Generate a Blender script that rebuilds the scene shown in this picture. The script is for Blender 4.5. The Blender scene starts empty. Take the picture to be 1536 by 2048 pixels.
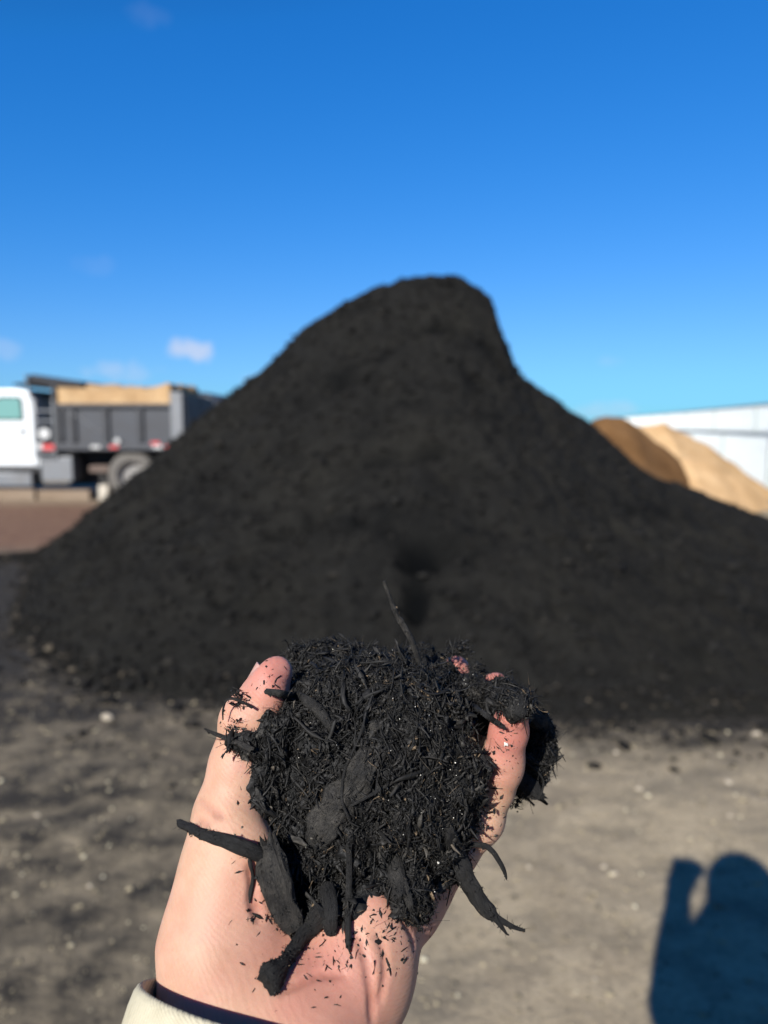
import bpy, bmesh, math, random
import numpy as np
from mathutils import Vector, Matrix, Euler

random.seed(7)
RNG = np.random.default_rng(11)
S = bpy.context.scene
COL = S.collection
R = math.radians

# ------------------------------------------------------------------ camera
CAM_H = 1.45
FPX = 1500.0                       # focal length in photo pixels (2048 high)
PITCH = math.atan(174 / FPX)
cp, sp = math.cos(PITCH), math.sin(PITCH)
RIGHT = np.array([1.0, 0, 0]); FWD = np.array([0, cp, -sp]); UP = np.array([0, sp, cp])
EYE = np.array([0, 0, CAM_H])
cd = bpy.data.cameras.new("camera"); cam = bpy.data.objects.new("camera", cd); COL.objects.link(cam)
cam.location = EYE; cam.rotation_euler = (math.pi / 2 - PITCH, 0, 0)
cd.sensor_fit = 'VERTICAL'; cd.sensor_height = 36; cd.lens = FPX / 2048 * 36
cd.clip_start = 0.01; cd.clip_end = 3000
cd.dof.use_dof = True; cd.dof.focus_distance = 0.262; cd.dof.aperture_fstop = 8.6
S.camera = cam

def at(px, py, d):
    """world point seen at photo pixel (px, py) at distance d along the view axis"""
    return EYE + d * ((px - 768) / FPX * RIGHT + (1024 - py) / FPX * UP + FWD)
def on_ground(px, py, z=0.0):
    v = (px - 768) / FPX * RIGHT + (1024 - py) / FPX * UP + FWD
    return EYE + v * ((z - CAM_H) / v[2])

# ------------------------------------------------------------------ light
HAND = at(735, 1500, 0.285)
sv = on_ground(1368, 1745) - HAND
sv /= np.linalg.norm(sv)           # direction the sunlight travels
SUN_EL = math.asin(-sv[2]); SUN_AZ = math.atan2(-sv[0], -sv[1])
w = bpy.data.worlds.new("World"); S.world = w; w.use_nodes = True
nt = w.node_tree; N = nt.nodes; L = nt.links
sky = N.new('ShaderNodeTexSky'); sky.sky_type = 'NISHITA'; sky.sun_disc = False
sky.sun_elevation = SUN_EL; sky.sun_rotation = SUN_AZ
sky.altitude = 0; sky.air_density = 1.0; sky.dust_density = 0.15; sky.ozone_density = 3.0
hsv = N.new('ShaderNodeHueSaturation'); hsv.inputs['Saturation'].default_value = 1.15
L.new(sky.outputs[0], hsv.inputs['Color'])
# a few small fair-weather clouds, far away in the sky
tc = N.new('ShaderNodeTexCoord')
def wmath(op, a, b=None, clamp=False):
    m = N.new('ShaderNodeMath'); m.operation = op; m.use_clamp = clamp
    for i, v in enumerate((a, b)):
        if v is None: continue
        if isinstance(v, (int, float)): m.inputs[i].default_value = v
        else: L.new(v, m.inputs[i])
    return m.outputs[0]
nz = N.new('ShaderNodeTexNoise'); nz.inputs['Scale'].default_value = 38; nz.inputs['Detail'].default_value = 5
L.new(tc.outputs['Generated'], nz.inputs['Vector'])
sepn = N.new('ShaderNodeSeparateColor'); L.new(hsv.outputs[0], sepn.inputs[0])
EXPO = 0.85; SKY_STR = 0.07; KN = 0.1083
def chan(o, a, g, c=0.0, knee=None):
    x_ = wmath('MULTIPLY', o, KN); y_ = wmath('MULTIPLY', wmath('POWER', x_, g), a)
    if knee: y_ = wmath('MULTIPLY', y_, wmath('MINIMUM', wmath('MULTIPLY', x_, 1 / knee), 1.0))     # keeps deepening towards the zenith
    if c: y_ = wmath('DIVIDE', y_, wmath('ADD', 1.0, wmath('MULTIPLY', wmath('MULTIPLY', x_, x_), c)))
    return wmath('MULTIPLY', y_, 1.0 / (SKY_STR * 2 ** EXPO))
comb = N.new('ShaderNodeCombineColor')            # the deep clear blue of a dry winter sky
L.new(chan(sepn.outputs[0], 1.56, 1.84, 5.1), comb.inputs[0]); L.new(chan(sepn.outputs[1], .72, .84, .08, .19), comb.inputs[1]); L.new(chan(sepn.outputs[2], 1.23, .73, .1, .40), comb.inputs[2])
cloud = None
for (px, py, rx, ry, a) in ((384, 700, 46, 26, .75), (250, 742, 72, 22, .42), (288, 28, 40, 22, .05), (10, 700, 40, 22, .22),
                            (1222, 722, 26, 12, .12), (1215, 822, 70, 20, .30), (510, 770, 40, 30, .2), (190, 530, 40, 18, .06)):
    d = at(px, py, 1.0) - EYE; d /= np.linalg.norm(d)
    rt = np.cross(d, [0, 0, 1]); rt /= np.linalg.norm(rt); up = np.cross(rt, d)
    dots = []
    for ax, rad in ((rt, rx / FPX), (up, ry / FPX)):
        vm = N.new('ShaderNodeVectorMath'); vm.operation = 'DOT_PRODUCT'
        vm.inputs[1].default_value = tuple(ax / rad); L.new(tc.outputs['Generated'], vm.inputs[0])
        dots.append(wmath('POWER', vm.outputs['Value'], 2.0))
    vf = N.new('ShaderNodeVectorMath'); vf.operation = 'DOT_PRODUCT'; vf.inputs[1].default_value = tuple(d)
    L.new(tc.outputs['Generated'], vf.inputs[0])
    rr = wmath('ADD', dots[0], dots[1])
    rr = wmath('ADD', rr, wmath('MULTIPLY', wmath('SUBTRACT', nz.outputs['Fac'], 0.5), 3.2))
    f = wmath('MULTIPLY', wmath('SUBTRACT', 1.0, rr, True), a)
    f = wmath('MULTIPLY', f, wmath('GREATER_THAN', vf.outputs['Value'], 0.5))
    cloud = f if cloud is None else wmath('MAXIMUM', cloud, f)
mx = N.new('ShaderNodeMix'); mx.data_type = 'RGBA'
L.new(cloud, mx.inputs['Factor']); L.new(comb.outputs[0], mx.inputs['A']); mx.inputs['B'].default_value = tuple(v / (SKY_STR * 2 ** EXPO) for v in (.62, .70, .90)) + (1,)
bg = N['Background']; L.new(mx.outputs['Result'], bg.inputs['Color']); bg.inputs['Strength'].default_value = SKY_STR

sl = bpy.data.lights.new("sun", 'SUN'); sun = bpy.data.objects.new("sun", sl); COL.objects.link(sun)
sl.energy = 5.0; sl.angle = R(0.53); sl.color = (1.0, 0.96, 0.91)
sun.rotation_euler = Vector(sv).to_track_quat('-Z', 'Y').to_euler(); sun.location = (-8, -16, 12)
S.view_settings.view_transform = 'Standard'; S.view_settings.look = 'None'
S.view_settings.exposure = EXPO; S.view_settings.gamma = 1; S.view_settings.use_curve_mapping = False
S.render.engine = 'CYCLES'
S.cycles.max_bounces = 6; S.cycles.use_denoising = True

# ------------------------------------------------------------------ helpers: tags
def tag(o, label=None, cat=None, group=None, kind=None):
    if label: o['label'] = label
    if cat: o['category'] = cat
    if group: o['group'] = group
    if kind: o['kind'] = kind
    return o
def empty(name, loc=(0, 0, 0), rz=0.0):
    o = bpy.data.objects.new(name, None); COL.objects.link(o); o.location = loc; o.rotation_euler[2] = rz
    o.empty_display_size = 0.1
    return o
def mesh_obj(name, V, F, mat, parent=None, smooth=True, attrs=None):
    me = bpy.data.meshes.new(name)
    V = np.asarray(V, np.float32)
    if isinstance(F, (list, tuple)) and len(F) and not isinstance(F[0], np.ndarray):
        me.from_pydata(V.tolist(), [], F)
    else:
        Fs = F if isinstance(F, list) else [F]
        nl = sum(f.size for f in Fs); npoly = sum(len(f) for f in Fs)
        me.vertices.add(len(V)); me.vertices.foreach_set('co', V.ravel())
        me.loops.add(nl); me.polygons.add(npoly)
        me.loops.foreach_set('vertex_index', np.concatenate([f.ravel() for f in Fs]).astype(np.int32))
        tot = np.concatenate([np.full(len(f), f.shape[1], np.int32) for f in Fs])
        st = np.concatenate([[0], np.cumsum(tot)[:-1]]).astype(np.int32)
        me.polygons.foreach_set('loop_start', st)
        me.update(calc_edges=True); me.validate()
    if attrs:
        for k, v in attrs.items():
            a = me.attributes.new(k, 'FLOAT', 'POINT'); a.data.foreach_set('value', np.asarray(v, np.float32))
    if smooth: me.polygons.foreach_set('use_smooth', np.ones(len(me.polygons), bool))
    me.materials.append(mat)
    o = bpy.data.objects.new(name, me); COL.objects.link(o)
    if parent is not None: o.parent = parent
    return o

class MB:
    """collects boxes and tubes, builds ONE mesh object"""
    def __init__(s): s.bm = bmesh.new()
    def box(s, x0, x1, y0, y1, z0, z1, bev=0.0, rot=None):
        c = Vector(((x0 + x1) / 2, (y0 + y1) / 2, (z0 + z1) / 2))
        r = bmesh.ops.create_cube(s.bm, size=1.0); vs = r['verts']
        for v in vs:
            v.co = Vector((v.co.x * (x1 - x0), v.co.y * (y1 - y0), v.co.z * (z1 - z0)))
        if bev > 0:
            es = list({e for v in vs for e in v.link_edges})
            rb = bmesh.ops.bevel(s.bm, geom=es, offset=bev, segments=2, affect='EDGES', profile=0.6)
            vs = list({v for f in rb['faces'] for v in f.verts} | {v for v in vs if v.is_valid})
        for v in vs:
            if rot is not None: v.co = rot @ v.co
            v.co += c
        return s
    def cyl(s, p0, p1, r0, r1=None, n=16, bev=0.0):
        r1 = r0 if r1 is None else r1
        p0, p1 = Vector(p0), Vector(p1); d = p1 - p0
        q = Vector((0, 0, 1)).rotation_difference(d.normalized()) if d.length else None
        r = bmesh.ops.create_cone(s.bm, segments=n, radius1=r0, radius2=r1, depth=d.length, cap_ends=True)
        for v in r['verts']: v.co = q @ v.co + (p0 + p1) / 2
        return s
    def lathe(s, c, axis_pts, n=32):
        """axis along Y; axis_pts list of (y, r)"""
        rings = []
        for (y, r) in axis_pts:
            rings.append([s.bm.verts.new((c[0] + r * math.cos(2 * math.pi * k / n), c[1] + y, c[2] + r * math.sin(2 * math.pi * k / n))) for k in range(n)])
        for a, b in zip(rings, rings[1:]):
            for k in range(n): s.bm.faces.new((a[k], a[(k + 1) % n], b[(k + 1) % n], b[k]))
        return s
    def prism(s, pts, y0, y1):
        """outline in XZ extruded along Y"""
        a = [s.bm.verts.new((x, y0, z)) for x, z in pts]; b = [s.bm.verts.new((x, y1, z)) for x, z in pts]
        s.bm.faces.new(a); s.bm.faces.new(b[::-1])
        n = len(pts)
        for k in range(n): s.bm.faces.new((a[k], b[k], b[(k + 1) % n], a[(k + 1) % n]))
        return s
    def build(s, name, mat, parent=None, smooth=False, loc=None):
        bmesh.ops.recalc_face_normals(s.bm, faces=s.bm.faces)
        me = bpy.data.meshes.new(name); s.bm.to_mesh(me); s.bm.free()
        me.materials.append(mat)
        if smooth: me.set_sharp_from_angle(angle=R(40)); 
        o = bpy.data.objects.new(name, me); COL.objects.link(o)
        if parent is not None: o.parent = parent
        if loc is not None: o.location = loc
        return o

def dup(o, parent=None):
    c = o.copy(); COL.objects.link(c)
    if parent is not None: c.parent = parent
    for ch in list(o.children): dup(ch, c)
    return c

# ------------------------------------------------------------------ helpers: noise, SDF, surface nets
def hash3(i, j, k, seed):
    h = (i.astype(np.uint32) * np.uint32(374761393) + j.astype(np.uint32) * np.uint32(668265263)
         + k.astype(np.uint32) * np.uint32(2147483647 - 58) + np.uint32(seed * 7919 + 13))
    h = (h ^ (h >> np.uint32(13))) * np.uint32(1274126177)
    h = h ^ (h >> np.uint32(16))
    return (h & np.uint32(0xffffff)).astype(np.float32) / np.float32(0xffffff)
def vnoise(P, scale, seed=0):
    """smooth value noise in -1..1, P (...,3)"""
    Q = np.asarray(P, np.float32) * np.float32(scale)
    I = np.floor(Q); Fr = Q - I; I = I.astype(np.int64)
    U = Fr * Fr * (3 - 2 * Fr)
    x, y, z = I[..., 0], I[..., 1], I[..., 2]; u, v, t = U[..., 0], U[..., 1], U[..., 2]
    def c(a, b, d): return hash3(x + a, y + b, z + d, seed)
    r = 0
    x00 = c(0, 0, 0) * (1 - u) + c(1, 0, 0) * u; x10 = c(0, 1, 0) * (1 - u) + c(1, 1, 0) * u
    x01 = c(0, 0, 1) * (1 - u) + c(1, 0, 1) * u; x11 = c(0, 1, 1) * (1 - u) + c(1, 1, 1) * u
    r = (x00 * (1 - v) + x10 * v) * (1 - t) + (x01 * (1 - v) + x11 * v) * t
    return r * 2 - 1
def fbm(P, scale, octs=4, seed=0, gain=0.5):
    r = 0; a = 1.0; tot = 0
    for o in range(octs):
        r = r + a * vnoise(P, scale * 2 ** o, seed + o * 31); tot += a; a *= gain
    return r / tot

def surface_nets(F, org, h):
    nx, ny, nz_ = F.shape
    neg = F < 0
    cs = [neg[a:nx - 1 + a, b:ny - 1 + b, c:nz_ - 1 + c] for a in (0, 1) for b in (0, 1) for c in (0, 1)]
    cnt = sum(x.astype(np.int8) for x in cs)
    act = (cnt > 0) & (cnt < 8)
    idx = np.full(act.shape, -1, np.int64); I = np.argwhere(act); idx[act] = np.arange(len(I))
    val = {}
    for a in (0, 1):
        for b in (0, 1):
            for c in (0, 1):
                val[(a, b, c)] = F[I[:, 0] + a, I[:, 1] + b, I[:, 2] + c]
    acc = np.zeros((len(I), 3), np.float64); n = np.zeros(len(I))
    corners = list(val)
    for p in corners:
        for ax in range(3):
            if p[ax] == 1: continue
            q = list(p); q[ax] = 1; q = tuple(q)
            f0, f1 = val[p], val[q]; m = (f0 < 0) != (f1 < 0)
            t = np.where(m, f0 / np.where(f0 - f1 == 0, 1e-9, f0 - f1), 0)
            pos = np.tile(np.array(p, np.float64), (len(I), 1)); pos[:, ax] += t
            acc[m] += pos[m]; n[m] += 1
    V = (I + acc / n[:, None]) * h + org
    faces = []
    for ax in range(3):
        sl0 = [slice(None)] * 3; sl1 = [slice(None)] * 3
        sl0[ax] = slice(0, -1); sl1[ax] = slice(1, None)
        s0 = neg[tuple(sl0)]; s1 = neg[tuple(sl1)]
        E_ = np.argwhere(s0 != s1)
        o1, o2 = [(1, 2), (2, 0), (0, 1)][ax]
        ok = (E_[:, o1] >= 1) & (E_[:, o2] >= 1) & (E_[:, o1] < F.shape[o1] - 1) & (E_[:, o2] < F.shape[o2] - 1)
        E_ = E_[ok]
        flip = s0[tuple(E_.T)]
        def cell(d1, d2):
            q = E_.copy(); q[:, o1] -= d1; q[:, o2] -= d2
            return idx[tuple(q.T)]
        quad = np.stack([cell(1, 1), cell(0, 1), cell(0, 0), cell(1, 0)], 1)
        quad[~flip] = quad[~flip][:, ::-1]
        faces.append(quad)
    Fq = np.concatenate(faces)
    return V, Fq[(Fq >= 0).all(1)]
def smin(a, b, k):
    hh = np.clip(0.5 + 0.5 * (b - a) / k, 0, 1)
    return b * (1 - hh) + a * hh - k * hh * (1 - hh)

class Field:
    def __init__(s, lo, hi, h):
        s.lo = np.array(lo, np.float32); s.h = h
        s.n = np.ceil((np.array(hi) - s.lo) / h).astype(int) + 1
        s.ax = [s.lo[i] + h * np.arange(s.n[i], dtype=np.float32) for i in range(3)]
        s.F = np.full(tuple(s.n), 60.0, np.float32)
    def win(s, lo, hi):
        a = np.clip(np.floor((np.array(lo) - s.lo) / s.h).astype(int), 0, s.n); b = np.clip(np.ceil((np.array(hi) - s.lo) / s.h).astype(int) + 1, 0, s.n)
        sl = tuple(slice(x, y) for x, y in zip(a, b))
        X = np.meshgrid(*[s.ax[i][sl[i]] for i in range(3)], indexing='ij', copy=False)
        return sl, X
    def _put(s, sl, d, k, op='add'):
        if op == 'add': s.F[sl] = smin(s.F[sl], d, k)
        else: s.F[sl] = -smin(-s.F[sl], d, k)
    def cap(s, a, b, ra, rb, k, flat=None, op='add'):
        a = np.array(a, np.float32); b = np.array(b, np.float32); m = max(ra, rb) + 2 * k + 4
        sl, X = s.win(np.minimum(a, b) - m, np.maximum(a, b) + m)
        if any(q.stop <= q.start for q in sl): return
        ba = b - a; L2 = float(ba @ ba) + 1e-9
        P = [X[i] - a[i] for i in range(3)]
        t = np.clip(sum(P[i] * ba[i] for i in range(3)) / L2, 0, 1)
        d = np.sqrt(sum((P[i] - t * ba[i]) ** 2 for i in range(3))) - (ra + (rb - ra) * t)
        s._put(sl, d, k, op)
    def chain(s, pts, k, op='add'):
        for p, q in zip(pts, pts[1:]): s.cap(p[:3], q[:3], p[3], q[3], k, op=op)
    def ell(s, c, r, k, rot=None, op='add'):
        c = np.array(c, np.float32); m = max(r) + 2 * k + 4
        sl, X = s.win(c - m, c + m)
        P = [X[i] - c[i] for i in range(3)]
        if rot is not None: P = [sum(rot[j][i] * P[j] for j in range(3)) for i in range(3)]
        k0 = np.sqrt(sum((P[i] / r[i]) ** 2 for i in range(3))); k1 = np.sqrt(sum((P[i] / r[i] ** 2) ** 2 for i in range(3)))
        d = k0 * (k0 - 1) / np.maximum(k1, 1e-6)
        s._put(sl, d.astype(np.float32), k, op)
    def sample(s, P):
        Q = (np.asarray(P) - s.lo) / s.h
        Q = np.clip(Q, 0, s.n - 1.001); I = Q.astype(int); f = Q - I
        r = 0
        for a in (0, 1):
            for b in (0, 1):
                for c in (0, 1):
                    wgt = (f[..., 0] if a else 1 - f[..., 0]) * (f[..., 1] if b else 1 - f[..., 1]) * (f[..., 2] if c else 1 - f[..., 2])
                    r = r + wgt * s.F[I[..., 0] + a, I[..., 1] + b, I[..., 2] + c]
        return r
    def grad(s, P, e=None):
        e = e or s.h
        g = np.stack([s.sample(P + e * np.eye(3)[i]) - s.sample(P - e * np.eye(3)[i]) for i in range(3)], -1)
        return g / (np.linalg.norm(g, axis=-1, keepdims=True) + 1e-9)

# camera-aligned millimetres: (right, up, forward)
def C(px, py, d): return np.array([(px - 768) / FPX * d * 1000, (1024 - py) / FPX * d * 1000, d * 1000])
BASIS = np.stack([RIGHT, UP, FWD])
def to_world(P): return EYE + (np.asarray(P) / 1000.0) @ BASIS
def to_mm(W): return ((np.asarray(W) - EYE) @ BASIS.T) * 1000

# ------------------------------------------------------------------ helpers: materials
def mat(name, rough=0.8, color=(.5, .5, .5), metal=0.0, spec=0.5):
    m = bpy.data.materials.new(name); m.use_nodes = True
    b = m.node_tree.nodes['Principled BSDF']
    b.inputs['Base Color'].default_value = (*color, 1); b.inputs['Roughness'].default_value = rough
    b.inputs['Metallic'].default_value = metal; b.inputs['Specular IOR Level'].default_value = spec
    return m, m.node_tree.nodes, m.node_tree.links, b
def ramp(n, l, src, stops):
    r = n.new('ShaderNodeValToRGB'); e = r.color_ramp.elements
    while len(e) > 1: e.remove(e[-1])
    e[0].position = stops[0][0]; e[0].color = (*stops[0][1], 1)
    for p, c in stops[1:]:
        x = e.new(p); x.color = (*c, 1)
    l.new(src, r.inputs[0]); return r.outputs[0]
def noise(n, l, scale, detail=4, coord='Object', rough=0.55, stretch=None, dist=0.0):
    t = n.new('ShaderNodeTexCoord'); x = n.new('ShaderNodeTexNoise')
    x.inputs['Scale'].default_value = scale; x.inputs['Detail'].default_value = detail; x.inputs['Roughness'].default_value = rough
    x.inputs['Distortion'].default_value = dist
    if stretch:
        mp = n.new('ShaderNodeMapping'); mp.inputs['Scale'].default_value = stretch
        l.new(t.outputs[coord], mp.inputs[0]); l.new(mp.outputs[0], x.inputs['Vector'])
    else: l.new(t.outputs[coord], x.inputs['Vector'])
    return x.outputs['Fac']
def mixc(n, l, f, a, b, mode='MIX'):
    m = n.new('ShaderNodeMix'); m.data_type = 'RGBA'; m.blend_type = mode
    for s_, v in (('Factor', f), ('A', a), ('B', b)):
        if isinstance(v, (tuple, list)): m.inputs[s_].default_value = (*v, 1)
        elif isinstance(v, (int, float)): m.inputs[s_].default_value = v
        else: l.new(v, m.inputs[s_])
    return m.outputs['Result']
def mathn(n, l, op, a, b=0.0, clamp=False):
    m = n.new('ShaderNodeMath'); m.operation = op; m.use_clamp = clamp
    for i, v in enumerate((a, b)):
        if isinstance(v, (int, float)): m.inputs[i].default_value = v
        else: l.new(v, m.inputs[i])
    return m.outputs[0]
def bump(n, l, b, src, strength, dist, prev=None):
    x = n.new('ShaderNodeBump'); x.inputs['Strength'].default_value = strength; x.inputs['Distance'].default_value = dist
    l.new(src, x.inputs['Height'])
    if prev is not None: l.new(prev, x.inputs['Normal'])
    l.new(x.outputs[0], b.inputs['Normal']); return x.outputs[0]
def attr(n, name):
    a = n.new('ShaderNodeAttribute'); a.attribute_name = name; return a.outputs['Fac']
def paint(name, color, rough=0.45, dirt=0.25, dirtc=(.12, .10, .08), metal=0.0, sc=3.0):
    m, n, l, b = mat(name, rough, color, metal)
    f = noise(n, l, sc, 6, rough=0.65)
    f2 = ramp(n, l, f, [(0.42, (0, 0, 0)), (0.75, (dirt, dirt, dirt))])
    l.new(mixc(n, l, f2, color, dirtc), b.inputs['Base Color'])
    l.new(ramp(n, l, f, [(0.3, (rough,) * 3), (0.8, (min(1, rough + .35),) * 3)]), b.inputs['Roughness'])
    return m

# ================================================================== SETTING
# ---- ground
def pile_toe(X):
    """front toe of the black pile, distance from the camera"""
    return np.interp(X, [-6, -4.2, -3.7, -3.2, -2.6, -1.6, 0, 1.5, 3, 4.5, 6, 7.5], [8.2, 8.2, 7.8, 6.5, 5.05, 4.0, 3.62, 3.55, 3.62, 3.8, 4.3, 6.0])
def axis(lo, hi, near, far, n):
    t = np.linspace(-1, 1, n); s_ = np.sign(t) * (np.exp(np.abs(t) * 5.2) - 1) / (math.exp(5.2) - 1)
    return s_
gx = np.concatenate([-np.geomspace(6, 900, 40)[::-1], np.arange(-5.9, 6, 0.06), np.geomspace(6.05, 900, 40)])
gy = np.concatenate([-np.geomspace(1, 60, 24)[::-1], np.arange(-0.9, 8, 0.06), np.geomspace(8.05, 1800, 90)])
GX, GY = np.meshgrid(gx, gy, indexing='ij')
P3 = np.stack([GX, GY, np.zeros_like(GX)], -1)
def ground_z(X, Y):
    P = np.stack([X, Y, np.zeros_like(X)], -1)
    near = np.exp(-((X ** 2 + Y ** 2) / 120.0))
    return near * (0.022 * fbm(P, 1.1, 3, 5) + 0.012 * fbm(P, 6, 3, 9))
GZ = ground_z(GX, GY)
spots = [(-1.0, *on_ground(150, 1590)[:2], .40, .10), (-1, *on_ground(20, 1610)[:2], .3, .10), (-1, *on_ground(60, 1420)[:2], .9, .3), (-1, *on_ground(300, 1720)[:2], .15, .04),
         (-.8, *on_ground(1390, 1490)[:2], .3, .06)]
soil = np.clip(1.0 - (pile_toe(GX) - GY) / 0.85, 0, 1) ** 1.7
soil = np.maximum(soil * (GX < 8) * (GX > -5.2) * np.clip((8.9 - GY) / .9, 0, 1), 1.25 * np.clip(1.45 - np.abs(GX + 3.8) / 2.2, 0, 1) * np.clip((GY - 3.0) / .9, 0, 1) * np.clip((8.4 - GY) / 1.0, 0, 1))
lft = 0.62 * np.clip((0.35 - GX) / 1.0, 0, 1) * np.clip(GY / 1.5, 0, 1) * np.clip((5.5 - GY), 0, 1)
soil = np.maximum(soil, lft)
for (_, x, y, rx, ry) in spots:
    soil = np.maximum(soil, 0.92 * np.exp(-(((GX - x) / rx) ** 2 + ((GY - y) / ry) ** 2) ** 1.5))
red = np.clip((GY - 7.6) / 1.5, 0, 1) * np.clip((-2.2 - GX) / 1.5, 0, 1) * np.clip((14.5 - GY) / 1.0, 0, 1)
nxg, nyg = GX.shape
ii = np.arange(nxg * nyg).reshape(nxg, nyg)
Fg = np.stack([ii[:-1, :-1], ii[1:, :-1], ii[1:, 1:], ii[:-1, 1:]], -1).reshape(-1, 4)
m_ground, n, l, b = mat("packed_dirt", 0.92, spec=0.2)
f1 = noise(n, l, 1.3, 6, rough=0.6); f2 = noise(n, l, 7, 5, rough=0.6); f3 = noise(n, l, 55, 4, rough=0.7)
f1s = noise(n, l, 2.6, 5, rough=0.6, stretch=(1, 1.7, 1))
c = ramp(n, l, f1, [(.34, (0.1847, 0.1477, 0.1005)), (.5, (0.2502, 0.2030, 0.1328)), (.66, (0.3079, 0.2500, 0.1615))])
c = mixc(n, l, ramp(n, l, f2, [(.44, (0, 0, 0)), (.62, (.75,) * 3)]), c, (0.3115, 0.2543, 0.1676))
c = mixc(n, l, ramp(n, l, f1s, [(.50, (0, 0, 0)), (.62, (.75,) * 3)]), c, (0.1539, 0.1288, 0.0897))
c = mixc(n, l, ramp(n, l, f3, [(.35, (.45,) * 3), (.55, (0, 0, 0))]), c, (0.1154, 0.0947, 0.0646))
c = mixc(n, l, ramp(n, l, f3, [(.62, (0, 0, 0)), (.74, (.7,) * 3)]), c, (0.3540, 0.2955, 0.2083))
rd = mathn(n, l, 'MULTIPLY', attr(n, 'red'), 0.9)
c = mixc(n, l, rd, c, ramp(n, l, f2, [(.35, (0.0861, 0.0394, 0.0245)), (.65, (0.1588, 0.0849, 0.0491))]))
so = mathn(n, l, 'ADD', attr(n, 'soil'), mathn(n, l, 'MULTIPLY', mathn(n, l, 'SUBTRACT', f2, .5), 1.5))
so = mathn(n, l, 'ADD', so, mathn(n, l, 'MULTIPLY', mathn(n, l, 'SUBTRACT', f3, .5), .6))
so = mathn(n, l, 'MULTIPLY', so, ramp(n, l, attr(n, 'soil'), [(0, (0, 0, 0)), (.18, (1, 1, 1))]))
c = mixc(n, l, ramp(n, l, so, [(.12, (0, 0, 0)), (.85, (.97,) * 3)]), c, (0.0170, 0.0152, 0.0129))
l.new(c, b.inputs['Base Color'])
p_ = bump(n, l, b, f3, 0.5, 0.012); bump(n, l, b, f2, 0.5, 0.03, p_)
tag(mesh_obj("ground", np.stack([GX, GY, GZ], -1).reshape(-1, 3), Fg, m_ground, attrs={'soil': soil.ravel(), 'red': red.ravel()}), kind='structure')

# ---- black mulch pile
YC = 8.3
SIL = [(-150, 1118), (-60, 1112), (60, 1106), (100, 1090), (150, 1050), (220, 990), (300, 925), (370, 860), (440, 800), (520, 744), (560, 705), (600, 664), (640, 634), (700, 598),
       (745, 575), (760, 569), (775, 570), (800, 560), (830, 551), (890, 548), (925, 556), (955, 572), (982, 592), (992, 622), (998, 655), (1017, 688), (1021, 712),
       (1040, 748), (1075, 774), (1122, 800), (1135, 815), (1170, 836), (1210, 870), (1250, 915), (1310, 955), (1400, 985), (1470, 1013), (1536, 1036), (1620, 1068), (1720, 1100), (1800, 1120)]
sxz = np.array([at(px, py, YC / cp) for px, py in SIL])
# crest line: the points lie on the vertical plane y = YC
def crest_pts():
    out = []
    for px, py in SIL:
        v = (px - 768) / FPX * RIGHT + (1024 - py) / FPX * UP + FWD
        out.append(EYE + v * (YC / v[1]))
    return np.array(out)
cr = crest_pts()
px_ = np.concatenate([np.arange(-5.2, 0.4, 0.035), np.arange(0.4, 2.4, 0.02), np.arange(2.4, 6.2, 0.035)])
py_ = np.concatenate([np.arange(3.3, YC, 0.035), np.arange(YC, 13.2, 0.06)])
PX, PY = np.meshgrid(px_, py_, indexing='ij')
Scr = np.maximum(np.interp(PX, cr[:, 0], cr[:, 2]), 0)
toe = np.minimum(pile_toe(PX), YC - 0.5)
t = np.clip((PY - toe) / (YC - toe), 0, 1)
tb = np.clip(1 - (PY - YC) / (0.35 + 1.42 * Scr), 0, 1)
# the scarp on the right of the summit fades out down the front face
xs_ = np.linspace(-9, 9, 721); sc_ = np.maximum(np.interp(xs_, cr[:, 0], cr[:, 2]), 0); kk = np.exp(-(np.arange(-60, 61) * .025 / .42) ** 2); sc_ = np.convolve(np.pad(sc_, 60, mode='edge'), kk / kk.sum(), mode='valid')
Ssm = np.interp(PX, xs_, sc_)
bl = np.clip((t - 0.50) / 0.48, 0, 1); bl = bl * bl * (3 - 2 * bl)
Sx = Ssm * (1 - bl) + Scr * bl
PZ = np.where(PY <= YC, Sx * (0.10 * t ** 2 + 0.90 * t), Scr * tb)
P3 = np.stack([PX, PY, PZ], -1)
env = np.clip(PZ / 0.25, 0, 1)
calm = 1 - 0.75 * np.clip((t - .80) / .16, 0, 1) * (PY < YC + .5)
rid = 1 - np.abs(vnoise(P3 * [1, .45, .45], 2.2, 77))
lump = 0.07 * fbm(P3, 1.2, 3, 3) + 0.085 * fbm(P3, 4.5, 4, 21, .6) + 0.05 * fbm(P3, 12, 2, 41) + 0.02 * (rid - .6)
PZ = PZ + env * (calm * lump + .02 * fbm(P3, 8, 3, 55))
pit = vnoise(P3, 3.0, 90); PZ -= env * calm * 0.11 * np.clip(pit - 0.52, 0, 1) / .48
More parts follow.
